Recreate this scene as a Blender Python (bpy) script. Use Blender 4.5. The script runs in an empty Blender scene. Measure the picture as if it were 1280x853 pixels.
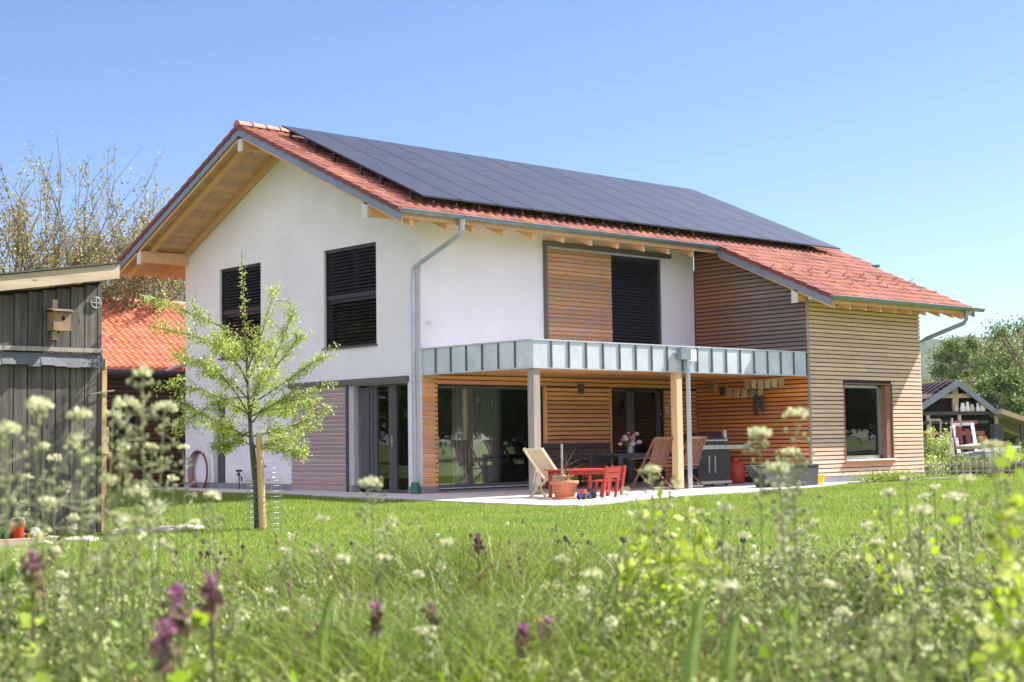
import bpy, math, random
import numpy as np
from mathutils import Vector, Matrix
random.seed(7); rng = np.random.default_rng(7)
# ------------------------------------------------------------ camera, light, exposure
SC = bpy.context.scene
COL = SC.collection
CAM = Vector((-19.4235, -24.2180, 1.0653))
FPX, CX, CY = 1860.735, 640.0, 426.5
YAW, PITCH, ROLL = 0.736996, 0.0670695, -0.0142313
def axes():
    f = Vector((math.sin(YAW)*math.cos(PITCH), math.cos(YAW)*math.cos(PITCH), math.sin(PITCH)))
    r = Vector((math.cos(YAW), -math.sin(YAW), 0)); u = r.cross(f)
    c, s = math.cos(ROLL), math.sin(ROLL)
    return c*r+s*u, -s*r+c*u, f
RV, UV, FV = axes()
cd = bpy.data.cameras.new('camera'); cam = bpy.data.objects.new('camera', cd); COL.objects.link(cam)
m = Matrix.Identity(4)
for i in range(3):
    m[i][0], m[i][1], m[i][2], m[i][3] = RV[i], UV[i], -FV[i], CAM[i]
cam.matrix_world = m
cd.sensor_width = 36; cd.lens = FPX/1280*36; cd.clip_start = 0.1; cd.clip_end = 5000
cd.dof.use_dof = True; cd.dof.focus_distance = 27; cd.dof.aperture_fstop = 7.0
SC.camera = cam
W = bpy.data.worlds.new('World'); SC.world = W; W.use_nodes = True
SUN = Vector((3.0, -0.95, 3.05)).normalized()
nt = W.node_tree; sky = nt.nodes.new('ShaderNodeTexSky'); sky.sky_type = 'NISHITA'; sky.sun_disc = False
sky.sun_elevation = math.asin(SUN.z); sky.sun_rotation = math.atan2(SUN.x, SUN.y)
sky.air_density = 1.0; sky.dust_density = .6; sky.ozone_density = 5.0; sky.altitude = 900
bg = nt.nodes['Background']; bg.inputs[1].default_value = 0.072
def wn(t, **k):
    n = nt.nodes.new(t)
    for a, b in k.items(): setattr(n, a, b)
    return n
# unseen bright cloud added to the western sky, behind camera, to lift shaded walls
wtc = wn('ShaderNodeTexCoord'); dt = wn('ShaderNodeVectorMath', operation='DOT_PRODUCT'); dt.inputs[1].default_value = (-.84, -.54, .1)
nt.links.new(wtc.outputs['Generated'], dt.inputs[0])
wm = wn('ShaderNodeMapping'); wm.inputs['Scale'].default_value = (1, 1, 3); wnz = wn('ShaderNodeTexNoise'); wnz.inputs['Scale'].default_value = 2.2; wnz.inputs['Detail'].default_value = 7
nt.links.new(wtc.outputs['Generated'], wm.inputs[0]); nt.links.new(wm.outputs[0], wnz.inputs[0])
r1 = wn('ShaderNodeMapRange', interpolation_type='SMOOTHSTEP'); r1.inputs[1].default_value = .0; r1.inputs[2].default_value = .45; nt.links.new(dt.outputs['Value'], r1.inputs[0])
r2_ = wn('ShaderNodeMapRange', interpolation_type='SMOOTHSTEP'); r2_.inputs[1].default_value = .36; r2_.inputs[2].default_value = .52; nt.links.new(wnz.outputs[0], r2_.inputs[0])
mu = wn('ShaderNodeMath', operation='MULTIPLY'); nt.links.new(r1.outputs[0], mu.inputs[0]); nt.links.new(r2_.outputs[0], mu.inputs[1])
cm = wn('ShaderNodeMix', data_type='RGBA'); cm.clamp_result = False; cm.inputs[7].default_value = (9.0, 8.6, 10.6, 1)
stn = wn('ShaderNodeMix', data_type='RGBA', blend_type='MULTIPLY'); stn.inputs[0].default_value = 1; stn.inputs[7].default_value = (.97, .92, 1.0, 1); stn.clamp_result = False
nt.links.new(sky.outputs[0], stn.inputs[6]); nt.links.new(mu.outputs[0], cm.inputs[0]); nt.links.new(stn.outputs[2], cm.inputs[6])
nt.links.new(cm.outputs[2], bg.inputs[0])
ld = bpy.data.lights.new('sun', 'SUN'); ld.energy = 5.0; ld.angle = math.radians(0.53); ld.color = (1, .955, .88)
sun = bpy.data.objects.new('sun', ld); COL.objects.link(sun); sun.rotation_euler = SUN.to_track_quat('Z', 'Y').to_euler()
SC.view_settings.view_transform = 'Standard'; SC.view_settings.look = 'None'
SC.view_settings.exposure = 1.42; SC.view_settings.gamma = 1
SC.cycles.max_bounces = 10; SC.cycles.diffuse_bounces = 8; SC.cycles.transparent_max_bounces = 12

def at(px, py, s):                       # the world point seen at a picture position, s metres away
    d = FV*FPX + RV*(px-CX) - UV*(py-CY); d /= math.hypot(d.x, d.y)
    return CAM + d*s
def gz(x, y):                            # ground height
    s = np.hypot(x-CAM.x, y-CAM.y)
    t = np.clip((14.5-s)/11, 0, 1)
    return -0.04 + 0.46*t*t*(3-2*t) + 0.012*np.sin(x*1.3)*np.cos(y*1.1)
def on_ground(px, s):
    p = at(px, 560, s); return Vector((p.x, p.y, float(gz(p.x, p.y))))

# ------------------------------------------------------------ materials
def rgb(c): return (c[0], c[1], c[2], 1)
def M(name, c1, c2=None, rough=.7, scale=4, stretch=(1, 1, 1), bump=0, island=0, metallic=0, trans=0, knots=0,
      spec=.5, detail=5, coat=0, weather=None, sheenmix=None, bscale=None):
    mt = bpy.data.materials.new(name); mt.use_nodes = True; n = mt.node_tree.nodes; L = mt.node_tree.links
    b = n['Principled BSDF']; b.inputs['Roughness'].default_value = rough; b.inputs['Metallic'].default_value = metallic
    b.inputs['Specular IOR Level'].default_value = spec; b.inputs['Coat Weight'].default_value = coat
    tc = n.new('ShaderNodeTexCoord'); mp = n.new('ShaderNodeMapping'); mp.inputs['Scale'].default_value = stretch
    L.new(tc.outputs['Object'], mp.inputs[0])
    no = n.new('ShaderNodeTexNoise'); no.inputs['Scale'].default_value = scale; no.inputs['Detail'].default_value = detail
    no.inputs['Roughness'].default_value = .62; L.new(mp.outputs[0], no.inputs[0])
    if c2 is None: c2 = tuple(x*.85 for x in c1)
    mx = n.new('ShaderNodeMix'); mx.data_type = 'RGBA'; mx.inputs[6].default_value = rgb(c1); mx.inputs[7].default_value = rgb(c2)
    rp = n.new('ShaderNodeValToRGB'); rp.color_ramp.elements[0].position = .33; rp.color_ramp.elements[1].position = .67
    L.new(no.outputs[0], rp.inputs[0]); L.new(rp.outputs[0], mx.inputs[0]); col = mx.outputs[2]
    if weather:   # (axis, from, to, colour): weathered timber beyond the eaves
        ax, a0, a1, wc = weather
        sp = n.new('ShaderNodeSeparateXYZ'); L.new(tc.outputs['Object'], sp.inputs[0])
        n2 = n.new('ShaderNodeTexNoise'); n2.inputs['Scale'].default_value = 1.2; L.new(tc.outputs['Object'], n2.inputs[0])
        mr = n.new('ShaderNodeMapRange'); mr.inputs[1].default_value = a0; mr.inputs[2].default_value = a1
        ad = n.new('ShaderNodeMath'); ad.operation = 'MULTIPLY_ADD'; ad.inputs[1].default_value = .5
        L.new(n2.outputs[0], ad.inputs[0]); L.new(sp.outputs[ax], ad.inputs[2]); L.new(ad.outputs[0], mr.inputs[0])
        m2 = n.new('ShaderNodeMix'); m2.data_type = 'RGBA'; m2.inputs[7].default_value = rgb(wc)
        L.new(mr.outputs[0], m2.inputs[0]); L.new(col, m2.inputs[6]); col = m2.outputs[2]
    if knots:
        vo = n.new('ShaderNodeTexVoronoi'); vo.inputs['Scale'].default_value = 3.2
        mk = n.new('ShaderNodeMapping'); mk.inputs['Scale'].default_value = tuple(max(.6, min(x, 1.6)) for x in stretch)
        L.new(tc.outputs['Object'], mk.inputs[0]); L.new(mk.outputs[0], vo.inputs[0])
        r2 = n.new('ShaderNodeValToRGB'); r2.color_ramp.elements[0].position = .05; r2.color_ramp.elements[1].position = .11
        r2.color_ramp.elements[0].color = (1-knots,)*3+(1,); r2.color_ramp.elements[1].color = (1, 1, 1, 1)
        L.new(vo.outputs['Distance'], r2.inputs[0])
        m3 = n.new('ShaderNodeMix'); m3.data_type = 'RGBA'; m3.blend_type = 'MULTIPLY'; m3.inputs[0].default_value = 1
        L.new(col, m3.inputs[6]); L.new(r2.outputs[0], m3.inputs[7]); col = m3.outputs[2]
    if island:
        ge = n.new('ShaderNodeNewGeometry')
        mr = n.new('ShaderNodeMapRange'); mr.inputs[3].default_value = 1-island; mr.inputs[4].default_value = 1+island*.8
        L.new(ge.outputs['Random Per Island'], mr.inputs[0])
        hs = n.new('ShaderNodeHueSaturation'); L.new(mr.outputs[0], hs.inputs['Value']); L.new(col, hs.inputs['Color'])
        mh = n.new('ShaderNodeMath'); mh.operation = 'MULTIPLY_ADD'; mh.inputs[1].default_value = 7.31; mh.inputs[2].default_value = 0
        fr = n.new('ShaderNodeMath'); fr.operation = 'FRACT'; L.new(ge.outputs['Random Per Island'], mh.inputs[0]); L.new(mh.outputs[0], fr.inputs[0])
        m4 = n.new('ShaderNodeMapRange'); m4.inputs[3].default_value = .5-island*.05; m4.inputs[4].default_value = .5+island*.05
        L.new(fr.outputs[0], m4.inputs[0]); L.new(m4.outputs[0], hs.inputs['Hue'])
        m5 = n.new('ShaderNodeMapRange'); m5.inputs[3].default_value = 1-island*.5; m5.inputs[4].default_value = 1+island*.3
        L.new(fr.outputs[0], m5.inputs[0]); L.new(m5.outputs[0], hs.inputs['Saturation'])
        col = hs.outputs[0]
    L.new(col, b.inputs['Base Color'])
    if bump:
        bp = n.new('ShaderNodeBump'); bp.inputs['Strength'].default_value = bump; bp.inputs['Distance'].default_value = .02
        src = no.outputs[0]
        if bscale:
            nb = n.new('ShaderNodeTexNoise'); nb.inputs['Scale'].default_value = bscale; nb.inputs['Detail'].default_value = 4
            L.new(tc.outputs['Object'], nb.inputs[0]); src = nb.outputs[0]
        L.new(src, bp.inputs['Height']); L.new(bp.outputs[0], b.inputs['Normal'])
    if trans:
        tr = n.new('ShaderNodeBsdfTranslucent'); L.new(col, tr.inputs[0]); ms = n.new('ShaderNodeMixShader'); ms.inputs[0].default_value = trans
        L.new(b.outputs[0], ms.inputs[1]); L.new(tr.outputs[0], ms.inputs[2]); L.new(ms.outputs[0], n['Material Output'].inputs[0])
    return mt
def glass(name, tint=(.55, .6, .58), wav=.0):
    mt = bpy.data.materials.new(name); mt.use_nodes = True; n = mt.node_tree.nodes; L = mt.node_tree.links
    n.remove(n['Principled BSDF'])
    g = n.new('ShaderNodeBsdfGlossy'); g.inputs['Roughness'].default_value = .012; g.inputs[0].default_value = (.93, .97, 1, 1)
    t = n.new('ShaderNodeBsdfTransparent'); t.inputs[0].default_value = rgb(tint)
    f = n.new('ShaderNodeFresnel'); f.inputs[0].default_value = 1.5
    ad = n.new('ShaderNodeMath'); ad.operation = 'MULTIPLY'; ad.inputs[1].default_value = 1.35; ad.use_clamp = True; L.new(f.outputs[0], ad.inputs[0])
    ms = n.new('ShaderNodeMixShader'); L.new(ad.outputs[0], ms.inputs[0]); L.new(t.outputs[0], ms.inputs[1]); L.new(g.outputs[0], ms.inputs[2])
    no = n.new('ShaderNodeTexNoise'); no.inputs['Scale'].default_value = 1.1
    bp = n.new('ShaderNodeBump'); bp.inputs['Strength'].default_value = .06; bp.inputs['Distance'].default_value = .05
    L.new(no.outputs[0], bp.inputs['Height']); L.new(bp.outputs[0], g.inputs['Normal'])
    L.new(ms.outputs[0], n['Material Output'].inputs[0]); return mt
WOODX, WOODY, WOODZ = (.9, 14, 22), (14, .9, 22), (16, 16, .7)
mt = dict(
 render=M('white_render', (.79, .78, .80), (.735, .72, .745), .9, .9, bump=.3, bscale=90, weather=(2, .72, .3, (.60, .56, .52))),
 plinth=M('grey_plinth', (.22, .225, .25), (.17, .175, .19), .9, 3, bump=.1),
 tile=M('clay_roof_tile', (.40, .155, .10), (.27, .09, .055), .55, 1.1, island=.28, bump=.25, bscale=25, spec=.4),
 tile_dark=M('clay_verge_tile', (.22, .045, .028), (.13, .03, .02), .6, 6, island=.15),
 tile_orange=M('orange_roof_tile', (.52, .18, .09), (.38, .115, .055), .6, 3, island=.12),
 tile_brown=M('brown_roof_tile', (.085, .045, .035), (.05, .03, .025), .6, 3, island=.2),
 larchX=M('larch_fresh', (.72, .37, .15), (.55, .24, .085), .65, 3, WOODX, .15, .2, knots=.5),
 larchY=M('larch_fresh_side', (.78, .31, .105), (.60, .21, .065), .65, 3, WOODY, .15, .2, knots=.5),
 bayX=M('larch_bleached', (.74, .52, .40), (.58, .40, .30), .75, 3, WOODX, .15, .13, knots=.45),
 bayY=M('larch_weathered_side', (.25, .19, .17), (.18, .135, .12), .8, 3, WOODY, .15, .16, weather=(1, -1.7, -.6, (.25, .11, .055))),
 greyY=M('larch_greyed', (.40, .28, .26), (.32, .22, .205), .8, 3, WOODY, .15, .12, knots=.35),
 panelX=M('larch_panel', (.54, .29, .155), (.40, .19, .09), .7, 3, WOODX, .15, .22, knots=.45),
 beam=M('spruce_beam', (.76, .46, .22), (.64, .36, .16), .6, 3, (4, 4, 4), .1, .1, knots=.3),
 soffit=M('spruce_soffit', (.74, .46, .28), (.6, .34, .19), .7, 2, (9, .8, 3), .1, .15, knots=.35),
 post_grey=M('post_weathered', (.36, .32, .28), (.22, .19, .165), .85, 3, WOODZ, .3, knots=.5),
 post_new=M('post_new', (.66, .46, .27), (.56, .37, .2), .7, 3, WOODZ, .1, knots=.3),
 zinc=M('zinc_sheet', (.70, .72, .74), (.52, .55, .59), .36, 1.6, metallic=.45, island=.08, bump=.12, bscale=2.5),
 seam=M('zinc_seam', (.11, .13, .145), None, .5, 3, metallic=.4),
 cap=M('zinc_cap', (.62, .66, .68), None, .35, 3, metallic=.5),
 gutter=M('zinc_gutter', (.27, .31, .33), (.2, .235, .25), .45, 3, metallic=.6),
 pipe=M('zinc_pipe', (.42, .46, .49), (.34, .38, .41), .35, 3, metallic=.6),
 verge=M('verge_flashing', (.22, .255, .31), (.18, .21, .26), .5, 2, metallic=.3),
 white=M('white_paint', (.74, .73, .74), None, .6, 3),
 black=M('solar_cell', (.04, .034, .033), (.026, .023, .022), .34, .5, spec=.8, coat=.12, island=.25),
 blackframe=M('black_aluminium', (.012, .012, .015), None, .45, 5),
 blind=M('anthracite_blind', (.035, .037, .048), None, .38, 5, metallic=.3),
 frame=M('anthracite_frame', (.075, .075, .085), None, .5, 5),
 trim=M('taupe_trim', (.125, .115, .11), None, .5, 5),
 lightframe=M('light_reveal', (.5, .51, .52), None, .6, 5),
 glass=glass('window_glass', (.8, .82, .8)),
 room=M('room_plaster', (.6, .58, .56), None, .9, 2),
 roomdark=M('room_floor', (.12, .09, .07), None, .7, 2),
 curtain=M('grey_curtain', (.55, .53, .51), (.42, .41, .4), .9, 1, (20, 20, .2)),
 concrete=M('terrace_slab', (.62, .59, .55), (.52, .49, .46), .85, 2.5, bump=.1),
 gravel=M('gravel_strip', (.42, .40, .39), (.27, .26, .26), .9, 40, bump=.5),
 drystalk=M('dry_stalk', (.33, .22, .12), (.22, .14, .08), .8, 9, island=.3),
 mgrass=M('meadow_blade', (.27, .33, .04), (.13, .20, .02), .5, 1.3, island=.5, trans=.4, spec=.35),
 grass=M('grass_blade', (.29, .37, .045), (.19, .29, .03), .5, .6, island=.35, trans=.42, spec=.35),
 lawnm=M('lawn_soil', (.15, .20, .03), (.11, .15, .022), .9, 3, bump=.4),
 weed=M('weed_leaf', (.24, .31, .05), (.10, .14, .03), .55, 1.5, island=.6, trans=.4, spec=.3),
 pale=M('pale_flower', (.72, .70, .46), (.56, .58, .30), .7, 30, island=.25, trans=.3),
 budm=M('green_bud', (.46, .50, .20), (.32, .38, .10), .7, 30, island=.3, trans=.3),
 capwood=M('purlin_cap', (.62, .57, .55), (.55, .5, .48), .7, 6),
 seedm=M('seed_pod', (.42, .42, .22), (.3, .36, .14), .6, 9, island=.4, trans=.35),
 stemm=M('weed_stem', (.24, .32, .09), (.3, .27, .12), .6, 3, island=.2, trans=.2),
 purple=M('purple_flower', (.46, .17, .36), (.27, .08, .17), .6, 30, island=.35, trans=.3),
 maroon=M('maroon_bract', (.2, .1, .08), (.12, .1, .06), .7, 30, island=.35, trans=.2),
 plantain=M('plantain_head', (.05, .042, .03), None, .8, 30),
 fluff=M('dandelion_fluff', (.78, .78, .74), None, .8, 30, trans=.4),
 yellow=M('yellow_leaf', (.5, .45, .06), None, .7, 30, trans=.3),
 brightweed=M('bright_weed_leaf', (.42, .48, .05), (.28, .40, .05), .5, 3, island=.4, trans=.45),
 bladem=M('broad_blade', (.27, .36, .09), (.16, .26, .05), .4, 12, (1, 1, 4), trans=.25),
 treeleaf=M('young_leaf', (.50, .56, .13), (.34, .44, .085), .5, 2, island=.35, trans=.42),
 bark=M('bark', (.11, .085, .065), (.06, .05, .04), .9, 8, (4, 4, 1), .4),
 barkgrey=M('bark_grey', (.22, .18, .15), (.13, .11, .09), .9, 5, (4, 4, 1), .4),
 stake=M('tree_stake', (.56, .39, .2), (.42, .28, .13), .75, 3, WOODZ, .15, knots=.4),
 wire=M('galvanised_wire', (.26, .32, .30), None, .4, 5, metallic=.6),
 shedwood=M('shed_board', (.14, .122, .108), (.055, .047, .041), .9, 2.2, (9, 9, .55), .4, .22, knots=.6),
 fascia=M('shed_fascia', (.52, .41, .29), (.38, .29, .2), .8, 2, (.8, 9, 9), .2, knots=.5),
 felt=M('roofing_felt', (.08, .08, .085), None, .9, 3),
 tarp=M('folded_awning', (.11, .115, .13), (.075, .08, .09), .6, 3, (3, 3, 1), .4),
 nest=M('birdhouse_wood', (.3, .2, .12), (.2, .13, .075), .85, 4, (3, 3, 1), .2),
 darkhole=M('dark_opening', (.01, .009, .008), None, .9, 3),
 annex=M('annex_cladding', (.16, .07, .04), (.1, .045, .025), .7, 3, WOODX, .15, .25),
 terracotta=M('terracotta', (.55, .2, .1), (.45, .15, .075), .8, 5, bump=.1),
 redpaint=M('red_paint', (.42, .045, .03), (.34, .035, .025), .45, 5),
 redplastic=M('red_plastic', (.6, .05, .02), None, .35, 5),
 yellowplastic=M('yellow_plastic', (.75, .5, .02), None, .35, 5),
 greenplastic=M('green_plastic', (.06, .25, .06), None, .35, 5),
 blueplastic=M('blue_plastic', (.06, .1, .35), None, .35, 5),
 rubber=M('black_rubber', (.02, .02, .022), None, .7, 5),
 metal=M('brushed_steel', (.6, .6, .6), None, .3, 5, metallic=.85),
 blackpaint=M('black_enamel', (.022, .022, .026), None, .35, 5),
 tablemetal=M('charcoal_metal', (.06, .07, .085), None, .3, 5, metallic=.2),
 teak=M('teak_slat', (.25, .12, .07), (.17, .075, .045), .6, 4, (6, 6, 2), .1, .15),
 darkteak=M('dark_bench_wood', (.075, .055, .05), (.05, .038, .035), .6, 4, (1, 6, 6), .1, .15),
 canvas=M('cream_canvas', (.72, .62, .44), (.6, .5, .34), .8, 60),
 hose=M('red_hose', (.2, .03, .04), None, .5, 3),
 grn=M('green_cap', (.02, .16, .09), None, .5, 3),
 battens=M('black_underlay', (.03, .024, .02), None, .9, 3),
 planter=M('slate_planter', (.055, .062, .066), (.035, .04, .042), .75, 3),
 brick=M('brick_red', (.38, .14, .09), (.3, .1, .07), .9, 9),
 flag=M('bunting_cloth', (.55, .42, .22), None, .8, 5), flagw=M('bunting_pale', (.68, .64, .52), None, .8, 5), flagg=M('bunting_sage', (.2, .26, .18), None, .8, 5),
 pink=M('pink_petal', (.62, .2, .33), None, .6, 5, trans=.3),
 stone=M('field_stone', (.52, .47, .38), (.4, .35, .28), .9, 6, bump=.3),
 farleaf=M('woodland_leaf', (.19, .26, .06), (.10, .17, .04), .6, .25, island=.4, trans=.3),
 olive=M('olive_leaf', (.28, .28, .09), (.18, .20, .06), .6, .25, island=.4, trans=.3),
 budleaf=M('bud_leaf', (.40, .37, .12), (.27, .24, .09), .6, .5, island=.45, trans=.35),
 hillm=M('hill_forest', (.018, .045, .022), (.045, .065, .028), .9, .035, bump=0, detail=8),
)
def fade_mat(): pass

# ------------------------------------------------------------ mesh helpers
class MB:
    def __init__(s): s.v = []; s.f = []
    def face(s, pts):
        b = len(s.v); s.v += [tuple(p) for p in pts]; s.f.append(tuple(range(b, b+len(pts)))); return s
    def box(s, x0, x1, y0, y1, z0, z1):
        b = len(s.v)
        s.v += [(x0, y0, z0), (x1, y0, z0), (x1, y1, z0), (x0, y1, z0), (x0, y0, z1), (x1, y0, z1), (x1, y1, z1), (x0, y1, z1)]
        s.f += [tuple(b+i for i in q) for q in ((3, 2, 1, 0), (4, 5, 6, 7), (0, 1, 5, 4), (1, 2, 6, 5), (2, 3, 7, 6), (3, 0, 4, 7))]; return s
    def prism(s, poly, off):              # poly: 3D points, extruded by off
        off = Vector(off); n = len(poly); b = len(s.v)
        s.v += [tuple(Vector(p)) for p in poly]+[tuple(Vector(p)+off) for p in poly]
        s.f += [tuple(b+n-1-i for i in range(n)), tuple(b+n+i for i in range(n))]
        s.f += [(b+i, b+(i+1) % n, b+n+(i+1) % n, b+n+i) for i in range(n)]; return s
    def bar(s, p, q, w, h, up=(0, 0, 1)):  # rectangular bar between two points
        p, q = Vector(p), Vector(q); d = (q-p).normalized(); sd = d.cross(Vector(up))
        if sd.length < 1e-4: sd = d.cross(Vector((1, 0, 0)))
        sd.normalize(); u = sd.cross(d)
        a = sd*w/2; c = u*h/2
        return s.prism([p-a-c, p+a-c, p+a+c, p-a+c], q-p)
    def tube(s, pts, r, n=8, cap=True):
        pts = [Vector(p) for p in pts]; rs = r if isinstance(r, (list, tuple)) else [r]*len(pts); b = len(s.v)
        pd = None
        for i, p in enumerate(pts):
            d = (pts[min(i+1, len(pts)-1)]-pts[max(i-1, 0)])
            d = d.normalized() if d.length > 1e-9 else Vector((0, 0, 1))
            a = pd if pd is not None else (Vector((0, 0, 1)) if abs(d.z) < .9 else Vector((1, 0, 0)))
            a = (a-d*a.dot(d)).normalized(); pd = a; c = d.cross(a)
            for k in range(n):
                t = 2*math.pi*k/n; s.v.append(tuple(p+(a*math.cos(t)+c*math.sin(t))*rs[i]))
        for i in range(len(pts)-1):
            for k in range(n):
                s.f.append((b+i*n+k, b+i*n+(k+1) % n, b+(i+1)*n+(k+1) % n, b+(i+1)*n+k))
        if cap:
            s.f.append(tuple(b+n-1-k for k in range(n))); e = b+(len(pts)-1)*n; s.f.append(tuple(e+k for k in range(n)))
        return s
    def lathe(s, c, prof, n=20):          # prof: (radius, z)
        return s.tube([(c[0], c[1], c[2]+z+i*1e-6) for i, (r, z) in enumerate(prof)], [max(r, .0005) for r, z in prof], n)
    def ball(s, c, r, n=10, sz=1):
        k = 6; return s.lathe(c, [(r*math.sin(math.pi*i/k), -r*sz*math.cos(math.pi*i/k)) for i in range(k+1)], n)
    def build(s, name, mat, parent=None, smooth=False, **kw):
        me = bpy.data.meshes.new(name); o = Vector((0, 0, 0))
        if parent is not None:
            p = parent
            while p.parent: p = p.parent
            o = p.location
        me.from_pydata([(a[0]-o.x, a[1]-o.y, a[2]-o.z) for a in s.v], [], s.f)
        me.materials.append(mt[mat] if isinstance(mat, str) else mat)
        if smooth: me.polygons.foreach_set('use_smooth', [True]*len(me.polygons))
        ob = bpy.data.objects.new(name, me); COL.objects.link(ob)
        if parent is not None: ob.parent = parent
        return ob
def tag(o, label=None, cat=None, group=None, kind=None):
    for k, v in (('label', label), ('category', cat), ('group', group), ('kind', kind)):
        if v: o[k] = v
    return o
def empty(name, loc, label, cat, group=None):
    o = bpy.data.objects.new(name, None); o.location = loc; o.empty_display_size = .2; COL.objects.link(o); return tag(o, label, cat, group)
def copy_tree(o, parent=None):
    c = o.copy(); COL.objects.link(c)
    if parent is not None: c.parent = parent
    for ch in list(o.children): copy_tree(ch, c)
    return c
def npmesh(name, V, faces_list, mat, smooth=False, parent=None):
    """faces_list: list of int arrays (n,k)"""
    me = bpy.data.meshes.new(name); me.vertices.add(len(V)); me.vertices.foreach_set('co', V.astype(np.float32).ravel())
    loops = np.concatenate([f.ravel() for f in faces_list]).astype(np.int32)
    tot = np.concatenate([np.full(len(f), f.shape[1], np.int32) for f in faces_list])
    st = np.concatenate([[0], np.cumsum(tot)[:-1]]).astype(np.int32)
    me.loops.add(len(loops)); me.loops.foreach_set('vertex_index', loops)
    me.polygons.add(len(tot)); me.polygons.foreach_set('loop_start', st); me.polygons.foreach_set('loop_total', tot)
    if smooth: me.polygons.foreach_set('use_smooth', np.ones(len(tot), bool))
    me.update(calc_edges=True); me.materials.append(mt[mat])
    ob = bpy.data.objects.new(name, me); COL.objects.link(ob)
    if parent is not None: ob.parent = parent
    return ob
def leafmesh(P, size, ratio=2.0, droop=0.2, dirs=None):
    """rhombic leaves at points P"""
    n = len(P); d = rng.normal(size=(n, 3)) if dirs is None else dirs+rng.normal(size=(n, 3))*.5
    d[:, 2] -= droop; d /= np.linalg.norm(d, axis=1, keepdims=True)+1e-9
    a = np.cross(d, rng.normal(size=(n, 3))); a /= np.linalg.norm(a, axis=1, keepdims=True)+1e-9
    sz = size*rng.uniform(.6, 1.3, (n, 1)) if np.isscalar(size) else size[:, None]
    V = np.stack([P, P+d*sz*.5+a*sz/ratio/2, P+d*sz, P+d*sz*.5-a*sz/ratio/2], 1).reshape(-1, 3)
    F = (np.arange(n)[:, None]*4+np.arange(4)[None]); return V, F

# ------------------------------------------------------------ ground
def axisgrid(c):
    g = np.concatenate([[-1500, -900, -500, -300, -180, -110, -75, -50, -36], np.arange(-30, 30, .5), [32, 36, 42, 50, 60, 75, 95, 130, 180, 300, 500, 900, 1500]]); return g+c
gx, gy = axisgrid(-6), axisgrid(-8)
GX, GY = np.meshgrid(gx, gy, indexing='ij'); GZ = gz(GX, GY)
n1, n2 = GX.shape; idx = np.arange(n1*n2).reshape(n1, n2)
q = np.stack([idx[:-1, :-1], idx[1:, :-1], idx[1:, 1:], idx[:-1, 1:]], -1).reshape(-1, 4)
tag(npmesh('lawn', np.stack([GX, GY, GZ], -1).reshape(-1, 3), [q], 'lawnm', True), kind='structure')
pat = [(0, 10.2), (-1.0, 10.2), (-1.05, 5.7), (-1.6, .5), (-2.1, -3.8), (-2.35, -6.35), (-1.9, -6.5), (2.8, -5.25), (6.6, -4.9), (9.6, -3.75), (9.6, -3.3), (8.7, -3.3), (8.7, 0), (0, 0)]
tag(MB().prism([(x, y, -.12) for x, y in pat], (0, 0, .12)).build('patio', 'concrete'), kind='structure')
tag(MB().prism([(x, y, -.1) for x, y in ((9.6, -3.43), (9.62, -3.95), (11, -3.9), (13.9, -3.85), (14.0, -3), (13.3, -3), (13.3, -3.43))], (0, 0, .1)).build('gravel_path', 'gravel'), kind='structure')
# distant wooded hill
def hill(name, p0, p1, w, h0, h1, seed):
    r2 = np.random.default_rng(seed); n = 90; k = 16; V = []
    p0 = np.array(p0); p1 = np.array(p1); ax = (p1-p0); nrm = np.array([ax[1], -ax[0]])/np.hypot(*ax)
    ph = r2.uniform(0, 6, 5)
    for i in range(n+1):
        t = i/n; c = p0+ax*t; h = h0+(h1-h0)*t; h *= 1+.10*math.sin(t*9+ph[0])+.05*math.sin(t*23+ph[1])
        for j in range(k+1):
            u = j/k*2-1; z = h*(1-u*u)**1.0; z += r2.uniform(-.5, 2.2) if 0 < j < k else 0
            q2 = c+nrm*u*w; V.append((q2[0], q2[1], z-1))
    idx = np.arange((n+1)*(k+1)).reshape(n+1, k+1)
    F = np.stack([idx[:-1, :-1], idx[1:, :-1], idx[1:, 1:], idx[:-1, 1:]], -1).reshape(-1, 4)
    return tag(npmesh(name, np.array(V), [F], 'hillm'), kind='structure')
hill('hill', (330, 560), (720, 120), 130, 46, 40, 3)

# ------------------------------------------------------------ house
S = .447; TH = math.atan(S); NV = Vector((0, -math.sin(TH), math.cos(TH)))
def rz(y, o=0): return 8.36-S*abs(4.83-y)+o
YB = 9.66; XE = 8.68; XR = 13.29; YF = -3.44
house = empty('house', (0, 0, 0), 'two storey white and timber house with red tiled roof and solar panels', 'house')
HP = lambda mb, name, mat, parent=house, **k: mb.build(name, mat, parent, **k)
def grid_wall(axis, v0, v1, a0, a1, z0, z1, holes):
    """wall slab between v0..v1 on `axis`, spanning a0..a1 x z0..z1 with rectangular holes (a0,a1,z0,z1)"""
    A = sorted({a0, a1, *[h[0] for h in holes], *[h[1] for h in holes]}); Zs = sorted({z0, z1, *[h[2] for h in holes], *[h[3] for h in holes]})
    A = [a for a in A if a0 <= a <= a1]; Zs = [z for z in Zs if z0 <= z <= z1]; mb = MB()
    for k in range(len(Zs)-1):
        run = None
        for i in range(len(A)-1):
            ca, cz = (A[i]+A[i+1])/2, (Zs[k]+Zs[k+1])/2
            solid = not any(h[0] < ca < h[1] and h[2] < cz < h[3] for h in holes)
            if solid: run = [A[i] if run is None else run[0], A[i+1]]
            if (not solid or i == len(A)-2) and run:
                if axis == 0: mb.box(v0, v1, run[0], run[1], Zs[k], Zs[k+1])
                else: mb.box(run[0], run[1], v0, v1, Zs[k], Zs[k+1])
                run = None
    return mb
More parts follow.
